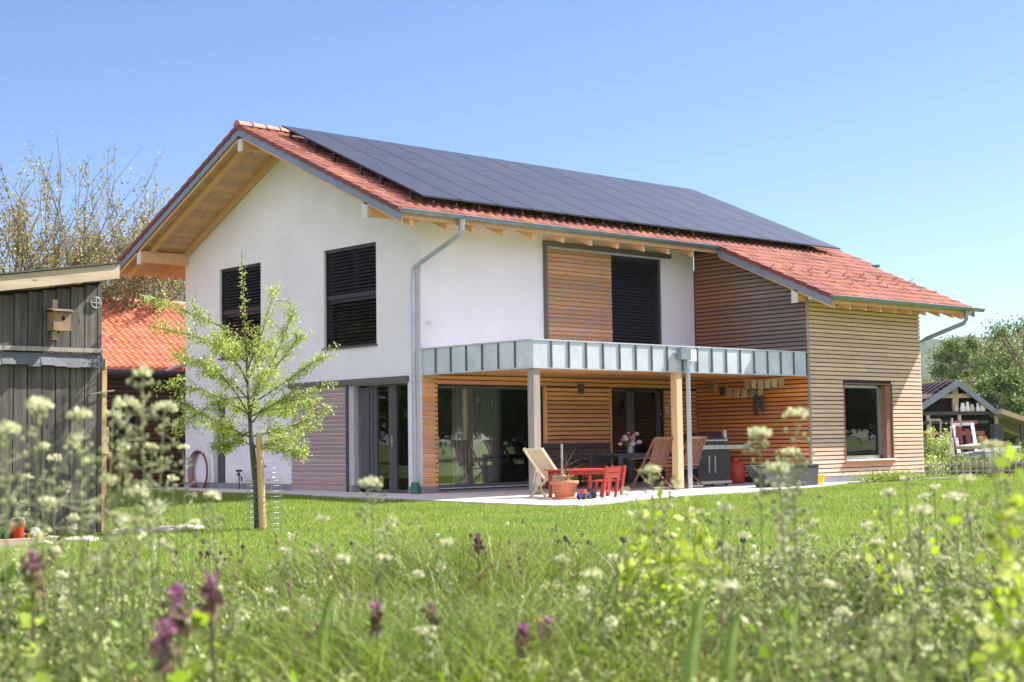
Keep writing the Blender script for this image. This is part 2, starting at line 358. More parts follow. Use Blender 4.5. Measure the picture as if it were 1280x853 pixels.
W1 = (6.12, 7.99, 3.2, 5.43); W2 = (1.54, 3.5, 3.2, 5.43); DR = (.47, 2.57, .0, 2.345); SD = (7.73, 8.29, 0, 2.2)
g = grid_wall(0, 0, .35, 0, YB, 0, 5.47, [W1, W2, DR, SD])
ytop = 5.47
poly = [(0, 0, 5.47), (0, 0, rz(0, -.25)), (0, 4.83, rz(4.83, -.25)), (0, YB, rz(YB, -.25)), (0, YB, 5.47)]
g.prism(poly, (.35, 0, 0))
BW = (.41, 3.40, .08, 2.27); TD = (5.61, 7.45, .0, 2.26); UD = (5.72, 7.49, 2.75, 5.43); 
front = grid_wall(1, 0, .35, .35, XE, 0, 2.6, [BW, TD])
HP(g, 'gable_wall', 'render')
HP(grid_wall(1, 0, .35, .35, XE, 2.6, 6.0, [UD]), 'upper_wall', 'render')
HP(front, 'lower_wall', 'battens')
HP(MB().box(.35, 15 - 1.71, YB-.3, YB, 0, 6.0).box(XR-.3, XR-.01, YF+.06, YB-.3, 0, 4.1).box(XR-.3, XR-.01, 0, YB-.3, 4.1, 5.6), 'rear_walls', 'render')
# bay
BWN = (10.0, 11.95, .5, 2.3)
HP(grid_wall(1, YF+.03, YF+.3, XE+.03, XR-.02, .02, 4.25, [BWN]), 'bay_wall', 'battens')
poly = [(XE+.03, YF+.3, .02), (XE+.03, YF+.3, rz(YF+.3, -.25)), (XE+.03, 0, rz(0, -.25)), (XE+.03, 0, .02)]
HP(MB().prism(poly, (.25, 0, 0)), 'bay_side_wall', 'battens')
HP(MB().box(XE-.03, XR+.02, YF-.012, YF+.02, 0, .13), 'bay_plinth', 'plinth')
HP(MB().box(-.02, 0, 4.8, YB+.01, 0, .14), 'plinth', 'plinth'); HP(MB().box(-.02, 0, .0, .47, 0, .14).box(-.02, .41, -.02, 0, 0, .13).box(.41, 8.68, -.03, 0, -.01, .05), 'plinth', 'plinth')
# interiors
HP(MB().box(.36, 13, .36, 9.3, -.02, .012).box(8.8, 13, -3.1, .36, -.02, .012), 'ground_floor', 'roomdark')
HP(MB().box(.36, 13, .36, 9.3, 2.7, 2.9).box(8.95, 13, -3.1, .36, 2.7, 2.9), 'upper_floor', 'room')
HP(MB().box(.36, 8.6, 5.2, 5.3, 0, 2.7).box(5.0, 5.1, .36, 5.2, 0, 2.7).box(8.95, 13, 1, 1.1, 0, 2.7).box(.36, 12.9, 2.2, 2.3, 2.9, 5.6), 'inner_wall', 'room')
cu = MB()
for i in range(60):
    x = 1.35+i*.034; cu.box(x, x+.034, .62+.02*math.sin(i*1.9), .65+.02*math.sin(i*1.9), .05, 2.6)
HP(cu, 'curtain', 'curtain')
HP(MB().box(.8, 1.3, 1.6, 2.9, .7, .75).box(1.25, 1.31, 2.05, 2.11, 0, .7).box(2.5, 2.56, 2.05, 2.11, 0, .7).box(1.5, 1.9, 1.4, 1.8, .42, .46).box(1.5, 1.9, 1.36, 1.4, .46, 1).box(1.5, 1.54, 1.4, 1.44, 0, .42).box(1.86, 1.9, 1.4, 1.44, 0, .42).box(2.9, 4.3, 3.2, 3.4, .4, 1.25), 'indoor_table', 'darkteak')
# siding
PIT = .0985
def sidingX(x0, x1, y, z0, z1, holes=(), t=.026, gap=.022, pit=PIT, split=True):
    mb = MB(); z = z0
    while z < z1-.03:
        zt = min(z+pit-gap, z1); segs = [(x0, x1)]
        for h in holes:
            if z < h[3]-.005 and zt > h[2]+.005:
                segs = [s for a, b in segs for s in ((a, min(b, h[0])), (max(a, h[1]), b)) if s[1]-s[0] > .02]
        for a, b in segs:
            cuts = [a]
            if split and b-a > 3: cuts.append(a+(b-a)*random.uniform(.3, .7))
            cuts.append(b)
            for p, q in zip(cuts[:-1], cuts[1:]):
                dy = random.uniform(-.0025, .0025)
                mb.prism([(p+.001, y-t+dy, z+.004), (p+.001, y, z-.004), (p+.001, y, zt-.006), (p+.001, y-t+dy, zt)], (q-p-.002, 0, 0))
        z += pit
    return mb
def sidingY(y0, y1, x, z0, z1, top=None, t=.026, gap=.025, pit=PIT):
    mb = MB(); z = z0
    while z < z1-.03:
        zt = min(z+pit-gap, z1); a, b = y0, y1
        if top:                              # clip under the roof slope
            a = max(a, 4.83-(8.36+top-zt)/S)
        if b-a > .05:
            dx = random.uniform(-.0025, .0025)
            mb.prism([(x-t+dx, a, z+.004), (x, a, z-.004), (x, a, zt-.006), (x-t+dx, a, zt)], (0, b-a, 0))
        z += pit
    return mb
HP(sidingX(XE-.026, XR+.01, YF+.026, .14, 4.34, [(BWN[0]-.03, BWN[1]+.03, BWN[2]-.06, BWN[3]+.03)]), 'bay_siding', 'bayX')
HP(sidingY(YF+.03, -.03, XE+.026, 2.5, 5.6, top=-.27), 'weathered_siding', 'bayY')
HP(sidingY(YF+.03, -.03, XE+.026, .14, 2.5), 'sheltered_siding', 'larchY')
HP(MB().box(XE-.035, XE+.012, YF-.012, YF+.035, .14, 4.3), 'corner_trim', 'post_grey')
HP(sidingX(.0, .40, -.002, .14, 3.0-.03, t=.03, split=False), 'corner_siding', 'larchX')
HP(sidingX(.40, XE, -.002, 2.29, 2.62), 'lintel_boards', 'larchX')
HP(sidingX(7.47, XE-.02, -.002, .08, 2.27), 'recess_siding', 'larchX')
sp = HP(sidingX(3.52, 5.56, -.03, .1, 2.26), 'sliding_panel', 'larchX')
HP(MB().box(3.44, 3.515, -.075, -.02, .06, 2.27).box(5.565, 5.6, -.07, -.02, .06, 2.27), 'panel_frame', 'beam', sp)
sp = HP(sidingX(3.62, 5.70, -.02, 2.95, 5.44), 'sliding_panel', 'panelX')
HP(MB().box(3.53, 3.61, -.07, -.002, 2.8, 5.45), 'panel_frame', 'trim', sp)
HP(MB().box(3.53, 7.76, -.10, -.002, 5.452, 5.565), 'slide_rail', 'trim')
gs = HP(sidingY(2.64, 4.80, -.002, .03, 2.34), 'gable_siding', 'greyY')
HP(MB().box(-.05, -.002, 2.572, 2.635, 0, 2.345), 'siding_trim', 'frame', gs)
HP(MB().box(-.09, -.001, .42, 4.86, 2.347, 2.468), 'canopy_rail', 'trim')
# windows
def slats(mb, axis, v, a0, a1, z0, z1, pit=.078, w=.07, tilt=55):
    z = z0; c, s_ = math.cos(math.radians(tilt))*w/2, math.sin(math.radians(tilt))*w/2
    while z < z1:
        if axis == 0: mb.prism([(v-c, a0, z-s_), (v+c, a0, z+s_), (v+c+.002, a0, z+s_-.004), (v-c+.002, a0, z-s_-.004)], (0, a1-a0, 0))
        else: mb.prism([(a0, v-c, z-s_), (a0, v+c, z+s_), (a0, v+c+.002, z+s_-.004), (a0, v-c+.002, z-s_-.004)], (a1-a0, 0, 0))
        z += pit
def gable_window(h, zm=4.33):
    y0, y1, z0, z1 = h; f = MB(); t = .07
    for a, b, c, d in ((y0, y0+t, z0, z1), (y1-t, y1, z0, z1), (y0+t, y1-t, z0, z0+t), (y0+t, y1-t, z1-t, z1), (y0+t, y1-t, zm-.09, zm+.09), ((y0+y1)/2-.04, (y0+y1)/2+.04, zm+.09, z1-t)):
        f.box(.16, .24, a, b, c, d)
    w = HP(f, 'window', 'frame')
    HP(MB().box(.20, .21, y0+t, y1-t, z0+t, z1-t), 'pane', 'glass', w)
    b = MB(); slats(b, 0, .10, y0+.03, y1-.03, zm+.12, z1-.08, tilt=52); slats(b, 0, .10, y0+.03, y1-.03, z0+.08, zm-.05, tilt=24)
    b.box(.07, .13, y0+.02, y1-.02, zm-.035, zm+.06).box(.06, .13, y0, y0+.03, z0+.01, z1).box(.06, .13, y1-.03, y1, z0+.01, z1).box(.05, .14, y0, y1, z1-.07, z1-.001)
    HP(b, 'blind', 'blind', w)
    HP(MB().box(-.05, .16, y0-.03, y1+.03, z0-.03, z0+.004), 'sill', 'frame', w)
gable_window(W1); gable_window(W2)
HP(MB().box(.12, .2, 7.735, 8.285, 0, 2.195), 'side_door', 'frame')
d = MB()
for a, b in ((.475, .53), (1.06, 1.19), (1.195, 1.32), (1.74, 1.86)): d.box(.14, .21, a, b, .06, 2.28)
d.box(.14, .21, .475, 2.4, .0, .06).box(.14, .21, .475, 2.4, 2.28, 2.34).box(.13, .22, 1.865, 1.98, .0, 2.34).box(.12, .26, 2.0, 2.1, 0, 2.34).box(.14, .2, 2.1, 2.33, 0, 2.34)
dw = HP(d, 'patio_door', 'frame')
HP(MB().box(.17, .18, .52, 1.08, .06, 2.28).box(.17, .18, 1.3, 1.76, .06, 2.28), 'pane', 'glass', dw)
HP(MB().box(.02, .14, 2.42, 2.56, .14, 2.34).box(.0, .14, .475, 2.42, 2.325, 2.344), 'reveal', 'lightframe', dw)
HP(MB().box(.115, .14, 1.17, 1.2, .98, 1.2).box(.09, .115, 1.10, 1.2, 1.09, 1.11), 'handle', 'metal', dw)
HP(MB().box(.36, .40, 2.2, 2.9, .05, 2.3), 'door_curtain', 'curtain', dw)
w = HP(MB().box(.42, .47, .06, .14, .1, 2.26).box(3.34, 3.39, .06, .14, .1, 2.26).box(.42, 3.39, .06, .14, 2.2, 2.26).box(.42, 3.39, .04, .14, .10, .17), 'big_window', 'frame')
HP(MB().box(.47, 3.34, .09, .10, .17, 2.2), 'pane', 'glass', w)
HP(MB().box(.41, 3.40, -.06, .14, .082, .10), 'sill', 'cap', w)
d = MB()
for a, b in ((5.615, 5.68), (6.28, 6.42), (6.43, 6.52), (7.32, 7.44)): d.box(a, b, .08, .16, .0, 2.255)
d.box(5.615, 7.44, .08, .16, 2.19, 2.255).box(5.615, 7.44, .08, .16, 0, .06)
dw = HP(d, 'terrace_door', 'frame'); HP(MB().box(5.68, 7.32, .12, .13, .06, 2.19), 'pane', 'glass', dw)
b = MB(); slats(b, 1, .08, 5.75, 7.43, 2.8, 5.4, tilt=58)
dw = HP(MB().box(5.73, 5.80, .14, .2, 2.76, 5.42).box(7.4, 7.48, .14, .2, 2.76, 5.42).box(5.73, 7.48, .13, .2, 5.34, 5.425), 'balcony_door', 'frame')
HP(b, 'blind', 'blind', dw); HP(MB().box(7.44, 7.485, .03, .13, 2.78, 5.42).box(5.725, 5.75, .03, .13, 2.78, 5.42), 'blind_rail', 'frame', dw)
HP(MB().box(5.8, 7.4, .165, .172, 2.8, 5.34), 'pane', 'glass', dw)
w = HP(MB().box(10.01, 10.07, YF+.14, YF+.22, .52, 2.29).box(11.62, 11.72, YF+.14, YF+.22, .52, 2.29).box(10.01, 11.7, YF+.14, YF+.22, 2.22, 2.29).box(10.01, 11.7, YF+.14, YF+.22, .52, .6), 'bay_window', 'metal')
HP(MB().box(10.07, 11.64, YF+.17, YF+.18, .6, 2.22), 'pane', 'glass', w)
HP(MB().box(11.72, 11.93, YF+.01, YF+.22, .52, 2.29).box(9.97, 10.0, YF-.02, YF+.2, .5, 2.3).box(11.95, 11.98, YF-.02, YF+.2, .5, 2.3).box(9.97, 11.98, YF-.02, YF+.2, 2.3, 2.325), 'jamb', 'teak', w)
HP(MB().box(9.96, 12.02, YF-.08, YF+.14, .478, .512), 'sill', 'white', w)
HP(MB().box(10.0, 11.95, YF-.045, YF+.02, .39, .475), 'apron', 'larchY', w)
# balcony
bal = HP(MB().box(0, .12, -3.28, 0.0, 2.48, 3.0).box(0, 8.60, -3.4, -3.28, 2.48, 3.0), 'balcony', 'zinc')
zp = MB()
for i in range(7):
    y = -i*.4857; zp.box(-.006, .001, y-.4857+.012, y-.012, 2.485, 2.985)
for i in range(18):
    x = i*.478; zp.box(x+.012, min(x+.478, 8.6)-.012, -3.407, -3.399, 2.485, 2.985)
HP(zp, 'zinc_cladding', 'zinc', bal)
for i in range(1, 7): HP(MB().box(-.035, .0, -i*.4857-.014, -i*.4857+.014, 2.48, 2.99), 'standing_seam', 'seam', bal)
for i in range(1, 18): HP(MB().box(i*.478-.016, i*.478+.016, -3.435, -3.4, 2.48, 2.99), 'standing_seam', 'seam', bal)
HP(MB().box(-.03, .14, -3.262, -.002, 2.992, 3.02).box(-.03, 8.61, -3.43, -3.262, 2.992, 3.02), 'parapet_cap', 'cap', bal)
HP(MB().box(-.02, .1, -3.3, -.03, 2.455, 2.479).box(-.02, 8.60, -3.42, -3.3, 2.455, 2.479), 'drip_edge', 'cap', bal)
HP(MB().box(.12, 8.6, -3.28, -.03, 2.56, 2.62), 'deck', 'gravel', bal)
sf = MB()
for i in range(28): sf.box(.10, 8.62, -3.28+i*.116, -3.28+i*.116+.112, 2.485, 2.51)
HP(sf, 'wood_ceiling', 'larchX', bal)
for i, (x0, mm) in enumerate(((.03, 'post_grey'), (4.14, 'post_new'))):
    HP(MB().box(x0, x0+.17, -3.38, -3.21, .03, 2.484), 'post', mm)
hp = HP(MB().box(4.10, 4.42, -3.56, -3.436, 2.72, 2.96), 'rain_head', 'gutter')
HP(MB().tube([(4.36, -3.51, 2.74), (4.36, -3.51, .02)], .05, 10), 'rain_pipe', 'pipe', smooth=False)
HP(MB().box(4.44, 4.66, -3.50, -3.425, 2.70, 2.94), 'junction_box', 'white')
HP(MB().box(4.53, 4.68, -.10, -.03, 2.12, 2.34), 'wall_lamp', 'frame')
HP(MB().tube([(.14, 0, 3.54), (.14, -.14, 3.56)], .02, 6).box(.1, .18, -.2, -.12, 3.52, 3.6), 'wall_sensor', 'white')
# roof
def tiles(x0, x1, s0, s1, back=False, eave_y=None, tw=.24, rh=.345, amp=.040, zfun=None, S_=S, y_r=4.83, z_r=8.36):
    """pantiles: s measured down the slope (plan distance) from the ridge"""
    th = math.atan(S_); nr = max(1, round((s1-s0)/math.cos(th)/rh)); nc = max(1, round((x1-x0)/tw)); K = 6
    V = []; F = []
    sg = 1 if back else -1
    for r in range(nr):
        a = s0+(s1-s0)*r/nr; b = s0+(s1-s0)*(r+1)/nr+.02
        for c in range(nc):
            xa = x0+(x1-x0)*c/nc; xb = x0+(x1-x0)*(c+1)/nc; base = len(V); jit = random.uniform(-.004, .004)
            for (s_, lift) in ((a, -.02+jit), (b, .022+jit), (b, -.012)):
                for k in range(K+1):
                    t = k/K; w = math.sin(math.pi*min(1, t/.62))*amp if t < .62 else -math.sin(math.pi*(t-.62)/.38)*amp*.45
                    V.append((xa+(xb-xa)*t, y_r+sg*s_, z_r-S_*s_+(w if lift != -.012 else w-.02)+lift-.012))
            for j in (0, 1):
                for k in range(K):
                    p = base+j*(K+1)+k; F.append((p, p+1, p+K+2, p+K+1) if back else (p+K+1, p+K+2, p+1, p))
    mb = MB(); mb.v = V; mb.f = F; return mb
def slab(x0, x1, y0, y1, o0, o1):   # slab following the front slope between plan y0<y1
    return [(x0, y0, rz(y0, o0)), (x0, y0, rz(y0, o1)), (x0, y1, rz(y1, o1)), (x0, y1, rz(y1, o0))], (x1-x0, 0, 0)
XV = -1.4; XT = 14.8; XT2 = 14.35; XL = 8.3; YE = -1.1; YE2 = -4.35; YBE = 10.8
roof = HP(tiles(XV, XT, 0, 4.83+1.45), 'roof', 'tile')
# main tiles stop at the gutter on the left part: rebuild as three fields
me = roof.data
bpy.data.objects.remove(roof)
t1 = tiles(XV, XT, 0.02, 4.83-YE); t2 = tiles(XL, XT2, 4.83-YE, 4.83-YE2)
t1.f += [tuple(i+len(t1.v) for i in f) for f in t2.f]; t1.v += t2.v
t3 = tiles(XV, XT, 0.02, YBE-4.83, back=True, tw=.6)
t1.f += [tuple(i+len(t1.v) for i in f) for f in t3.f]; t1.v += t3.v
roof = HP(t1, 'roof', 'tile', smooth=False)
dk = MB()
dk.prism(*slab(XV+.04, XT-.04, YE+.03, 4.83, -.2, -.08)).prism(*slab(XL+.04, XT2-.04, YE2+.03, YE+.03, -.2, -.08))
dk.prism([(XV+.04, 4.83, rz(4.83, -.2)), (XV+.04, 4.83, rz(4.83, -.08)), (XV+.04, YBE, rz(YBE, -.08)), (XV+.04, YBE, rz(YBE, -.2))], (XT-XV-.08, 0, 0))
HP(dk, 'roof_deck', 'soffit', roof)
sb = MB()   # soffit boards running along X under the gable overhang
for i in range(46):
    y = 4.86+i*.13
    if y+.12 < YBE: sb.prism([(XV+.05, y, rz(y, -.222)), (XV+.05, y, rz(y, -.202)), (XV+.05, y+.124, rz(y+.124, -.202)), (XV+.05, y+.124, rz(y+.124, -.222))], (1.5, 0, 0))
    y = 4.80-i*.13
    if y-.12 > YE: sb.prism([(XV+.05, y-.124, rz(y-.124, -.222)), (XV+.05, y-.124, rz(y-.124, -.202)), (XV+.05, y, rz(y, -.202)), (XV+.05, y, rz(y, -.222))], (1.5, 0, 0))
HP(sb, 'soffit_boards', 'soffit', roof)
def vboard(x, ya, yb, o0, o1, t=.03, name='verge_flashing', mat='verge'):
    HP(MB().prism([(x, ya, rz(ya, o0)), (x, ya, rz(ya, o1)), (x, yb, rz(yb, o1)), (x, yb, rz(yb, o0))], (t, 0, 0)), name, mat, roof)
vboard(XV-.02, YE-.05, 4.83, -.245, -.07); vboard(XV-.02, 4.83, YBE+.03, -.245, -.07)
vboard(XL-.02, YE2-.03, YE-.02, -.245, -.07); vboard(XT2, YE2, YE, -.245, -.07); vboard(XT, YE, 4.83, -.245, -.07)
for a_ in ((XV+.03, YE, 4.83, -.30, -.2, .05), (XV+.03, 4.83, YBE, -.30, -.2, .05), (XL+.03, YE2+.02, YE, -.29, -.2, .05)): vboard(*a_, 'barge_board', 'beam')
def vtiles(x, ya, yb, n, sg):
    vt = MB()
    for i in range(n):
        a = ya+(yb-ya)*i/n; b = ya+(yb-ya)*(i+1)/n
        pa, pb = (a, b)
        za, zb = rz(pa), rz(pb); lo = .028; 
        # higher end tucks under, lower end lifts
        la, lb = (.0, lo) if zb < za else (lo, .0)
        vt.prism([(x, pa, za-.09+la), (x, pa, za+.012+la), (x, pb, zb+.012+lb), (x, pb, zb-.09+lb)], (.09*sg, 0, 0))
    HP(vt, 'verge_tiles', 'tile_dark', roof)
vtiles(XV-.05, 4.83, YE-.03, 19, 1); vtiles(XV-.05, 4.83, YBE+.05, 19, 1); vtiles(XL-.05, YE, YE2-.03, 10, 1)
rg = MB(); nr = 42; L_ = (XT-.5-XV)/nr
for i in range(nr):
    x = XV-.06+i*L_; n = 8; r0, r1 = .105, .125; b = len(rg.v)
    for (xx, r) in ((x, r1), (x+L_+.03, r0)):
        for k in range(n+1):
            t = math.pi*k/n; rg.v.append((xx, 4.83-r*1.15*math.cos(t), 8.345+r*math.sin(t)))
    rg.f += [(b+k, b+k+1, b+n+2+k, b+n+1+k) for k in range(n)]
    rg.f.append(tuple(b+k for k in range(n+1)))
HP(rg, 'ridge_tiles', 'tile', roof)
# purlins, rafters
for y, zt in ((4.83, rz(4.83, -.24)), (9.58, rz(9.58, -.25)), (.10, rz(.1, -.25))):
    zz = zt-.03
    pu = HP(MB().box(XV+.06, 0.0, y-.09, y+.09, zz-.27, zz), 'purlin', 'beam')
    HP(MB().box(XV+.03, XV+.058, y-.095, y+.095, zz-.33, zz-.0), 'purlin_cap', 'capwood', pu)
zz = rz(YF+.12, -.27)
pu = HP(MB().box(XL+.06, XE, YF+.03, YF+.19, zz-.26, zz), 'purlin', 'beam'); HP(MB().box(XL+.03, XL+.058, YF+.02, YF+.2, zz-.3, zz), 'purlin_cap', 'capwood', pu)
def rafter(x, ya, yb, w=.1, o0=-.37, o1=-.225, name='rafter'):
    HP(MB().prism([(x-w/2, ya, rz(ya, o0)), (x-w/2, ya, rz(ya, o1)), (x-w/2, yb, rz(yb, o1)), (x-w/2, yb, rz(yb, o0))], (w, 0, 0)), name, 'beam')
for x in (XV+.36, -.07): rafter(x, 4.83, YBE-.1); rafter(x, YE+.08, 4.83)
x = .62
while x < XL: rafter(x, YE+.1, -.0); x += .86
x = XL+.32
while x < XT2-.05: rafter(x, YE2+.14, YF+.02, .09, -.35); x += .62
for x in (14.0,): rafter(x, YE2+.14, 0)
# gutters
def gutter(x0, x1, y, z, r=.075):
    mb = MB(); n = 9; b = 0
    for xx in (x0, x1):
        for rr in (r, r-.008):
            for k in range(n+1):
                t = math.pi*k/n; mb.v.append((xx, y+rr*math.cos(t), z-rr*math.sin(t)))
    N = n+1
    for k in range(n):
        mb.f += [(k, k+1, 2*N+k+1, 2*N+k), (N+k+1, N+k, 3*N+k, 3*N+k+1), (k+1, k, N+k, N+k+1), (2*N+k, 2*N+k+1, 3*N+k+1, 3*N+k)]
    mb.f.append(tuple(range(N))); mb.f.append(tuple(2*N+N-1-k for k in range(N)))
    mb.tube([(x0, y-r, z+.005), (x1, y-r, z+.005)], .011, 6)
    x = x0+.5
    while x < x1:
        mb.tube([(x, y+(r+.004)*math.cos(t), z-(r+.004)*math.sin(t)) for t in [math.pi*k/8 for k in range(9)]], .008, 4); x += .86
    return mb
HP(gutter(XV-.02, XL-.02, YE-.075, rz(YE)-.035), 'gutter', 'gutter'); HP(gutter(XL+.02, XT2+.28, YE2-.075, rz(YE2)-.035), 'gutter', 'gutter')
HP(gutter(XT2+.4, XT+.12, YE-.075, rz(YE)-.035), 'gutter', 'gutter')
HP(MB().tube([(.14, YE-.08, 5.6), (.14, YE-.08, 5.4), (.11, YE-.05, 5.28), (-.06, -.15, 4.83), (-.12, .08, 4.7), (-.12, .10, 4.5), (-.12, .10, .24)], [.075, .055, .05, .05, .05, .05, .05], 12).tube([(-.12, .1, 4.2), (-.12, .1, 4.25)], .058, 12).tube([(-.12, .1, 2.3), (-.12, .1, 2.33)], .06, 12).tube([(-.12, .1, 1.0), (-.12, .1, 1.03)], .06, 12), 'downpipe', 'pipe', smooth=False)
HP(MB().tube([(-.12, .1, -.02), (-.12, .1, .22), (-.12, .1, .24)], [.085, .085, .06], 12), 'drain_socket', 'grn')
HP(MB().tube([(13.85, YE2-.08, 4.15), (13.85, YE2-.08, 3.95), (13.82, YE2-.03, 3.84), (13.42, YF-.15, 3.5), (13.36, YF+.1, 3.38), (13.36, YF+.1, .1)], .052, 10), 'downpipe', 'gutter')
# solar panels: 14 columns, 3 rows, each a panel
def panel_mesh():
    return None
pw, n_c = 1.026, 14; pl_y = (-.80, .91, 2.62, 4.33)
def panel(x0, y0, y1):
    o = .245
    P = [(x0+.012, y0+.004, rz(y0+.004, o-.035)), (x0+.012, y0+.004, rz(y0+.004, o)), (x0+.012, y1-.004, rz(y1-.004, o)), (x0+.012, y1-.004, rz(y1-.004, o-.035))]
    ob = MB().prism(P, (pw-.024, 0, 0)).build('solar_panel', 'blackframe', house)
    e = .011
    gl = MB().prism([(x0+.008+e, y0+.006+e, rz(y0+.006+e, o)), (x0+.008+e, y0+.006+e, rz(y0+.006+e, o+.002)), (x0+.008+e, y1-.006-e, rz(y1-.006-e, o+.002)), (x0+.008+e, y1-.006-e, rz(y1-.006-e, o))], (pw-.016-2*e, 0, 0))
    gl.build('cell_glass', 'black', ob); return ob
for r in range(3):
    for c in range(n_c): panel(-.58+c*pw, pl_y[r], pl_y[r+1])
rl = MB()
for yy in (-.45, .55, 1.25, 2.25, 2.95, 3.95):
    rl.prism([(-.62, yy-.02, rz(yy-.02, .14)), (-.62, yy-.02, rz(yy-.02, .205)), (-.62, yy+.02, rz(yy+.02, .205)), (-.62, yy+.02, rz(yy+.02, .14))], (n_c*pw+.08, 0, 0))
    for k in range(12): rl.box(-.6+k*1.2, -.56+k*1.2, yy-.03, yy+.03, rz(yy, 0), rz(yy, .14))
HP(rl, 'mounting_rails', 'blackframe')
# snow hooks
hk = None
def hook(x, y):
    global hk
    if hk is None:
        hk = MB().bar((0, 0, .0), (0, -.10, .0), .02, .012).tube([(0, -.10, 0), (0, -.12, .02), (0, -.12, .06), (0, -.10, .07)], .009, 5).build('snow_hook', 'tile_dark', house)
        o = hk
    else:
        o = hk.copy(); COL.objects.link(o); o.parent = house
    o.location = (x, y, rz(y, .035))
x = -.9
while x < XL-.2: hook(x, YE+.42); x += .62
for k, yy in enumerate((-2.6, -3.05, -3.5)):
    x = 9.0+.25*k-.6*(k == 0)
    while x < 14.2: hook(x, yy); x += .72
# items fixed to the house
hr = MB()
for k in range(5):
    a, b2 = .34+.03*k, .47+.012*k; cx_ = 8.85+.02*(k-2)
    hr.tube([(-.06-.012*k, cx_+a*math.cos(t), .42+(b2)*math.sin(t)) for t in [2*math.pi*i/24 for i in range(25)]], .013, 5, cap=False)
tag(hr.build('garden_hose', 'hose'), 'coiled dark red garden hose hanging on the white gable wall', 'garden hose')
tp = empty('garden_tap', (-.06, 6.75, .1), 'small dark standpipe tap in front of the white gable wall', 'tap')
MB().tube([(-.2, 6.78, -.02), (-.2, 6.78, .45)], .015, 6).build('riser', 'rubber', tp)
MB().box(-.24, -.16, 6.7, 6.86, .42, .47).tube([(-.2, 6.7, .3), (-.25, 6.6, .3), (-.27, 6.55, .2)], .02, 6).ball((-.2, 6.8, .36), .045, 6).build('valve', 'rubber', tp)
# ------------------------------------------------------------ terrace things
p = empty('terracotta_pot', (-.52, -4.75, 0), 'terracotta flower pot with a staked leafless twig at the terrace edge', 'plant pot')
MB().lathe((-.52, -4.75, 0), [(.16, 0), (.17, .02), (.235, .27), (.26, .272), (.262, .33), (.235, .33), (.22, .27)], 24).build('pot', 'terracotta', p, True)
MB().lathe((-.52, -4.75, 0), [(.22, .001), (.225, .045), (.2, .045), (.18, .02)], 24).build('saucer', 'terracotta', p, True)
MB().lathe((-.52, -4.75, .26), [(.0, .0), (.23, .0), (.0, .02)], 16).build('soil', 'roomdark', p)
MB().tube([(-.57, -4.75, .25), (-.575, -4.75, 1.0)], .022, 6).build('stake', 'post_grey', p)
tw = MB().tube([(-.47, -4.75, .25), (-.48, -4.74, .6), (-.46, -4.75, .85)], [.014, .01, .005], 5)
for a, b, c in ((-.75, .8, .55), (-.2, .72, .6), (-.38, .86, .62), (-.3, .95, .6), (-.55, .78, .5), (-.12, .62, .5)):
    tw.tube([(-.47, -4.75, c), ((a-.47)/2, -4.8, (b+c)/2), (a, -4.85, b)], [.008, .006, .003], 4)
tw.build('twig', 'bark', p)
V, F = leafmesh(np.array([(-.52+random.gauss(0, .13), -4.75+random.gauss(0, .08), .33+abs(random.gauss(0, .07))) for _ in range(90)]), .05)
npmesh('leaves', V-np.array(p.location), [F], 'weed', parent=p)
# toys by the pot
def toycar(loc, body, cab, label, s=1.0, rz_=0.3):
    r = empty('toy_vehicle', (0, 0, 0), label, 'toy')
    MB().prism([(-.14*s, -.06*s, .05*s), (.14*s, -.06*s, .05*s), (.15*s, -.06*s, .1*s), (.06*s, -.06*s, .13*s), (-.14*s, -.06*s, .12*s)], (0, .12*s, 0)).build('body', body, r)
    MB().prism([(-.1*s, -.05*s, .12*s), (.03*s, -.05*s, .12*s), (.0, -.05*s, .2*s), (-.08*s, -.05*s, .2*s)], (0, .1*s, 0)).build('cab', cab, r)
    for x in (-.09, .09):
        for y in (-.075, .075):
            rr = .05 if x > 0 else .065
            MB().tube([(x*s, (y-.018)*s, rr*s), (x*s, (y+.018)*s, rr*s)], rr*s, 12).build('wheel', 'rubber', r)
    r.location = loc; r.rotation_euler.z = rz_; return r
toycar((-.42, -5.15, 0), 'blueplastic', 'redplastic', 'small blue and red toy car beside the terracotta pot', .9)
toycar((-.72, -5.28, 0) if 0 else (-.12, -4.95, 0), 'redplastic', 'planter', 'small red and grey toy truck behind the blue toy car', 1.0, 2.4)
toycar((-11.9, -7.75, 0), 'yellowplastic', 'white', 'yellow toy tractor in front of the grey shed', .75, .1)
toycar((-12.3, -7.62, 0), 'greenplastic', 'greenplastic', 'green toy tractor left of the red bucket by the shed', .85, 2.8)
p = empty('toy_bucket', (-12.34, -7.62, 0), 'red plastic toy bucket between the toy tractors at the shed', 'bucket')
MB().lathe((-12.34, -7.62, -.03), [(.09, 0), (.13, .3), (.14, .3), (.14, .33), (.12, .33), (.08, .02)], 16).build('pail', 'redplastic', p)
MB().tube([(-12.47, -7.62, .3), (-12.44, -7.66, .38), (-12.34, -7.7, .4), (-12.24, -7.66, .38), (-12.21, -7.62, .3)], .008, 5).build('handle', 'white', p); p.scale = (.68, .68, .68); p.location = (-12.08, -7.6, 0)
b = MB(); b.box(-13.6, -11.75, -8.05, -7.98, -.06, .05).box(-11.82, -11.75, -7.98, -6.9, -.06, .05); tag(b.build('sandpit_board', 'fascia'), 'low wooden sandpit edging with toys behind it beside the shed', 'sandpit')
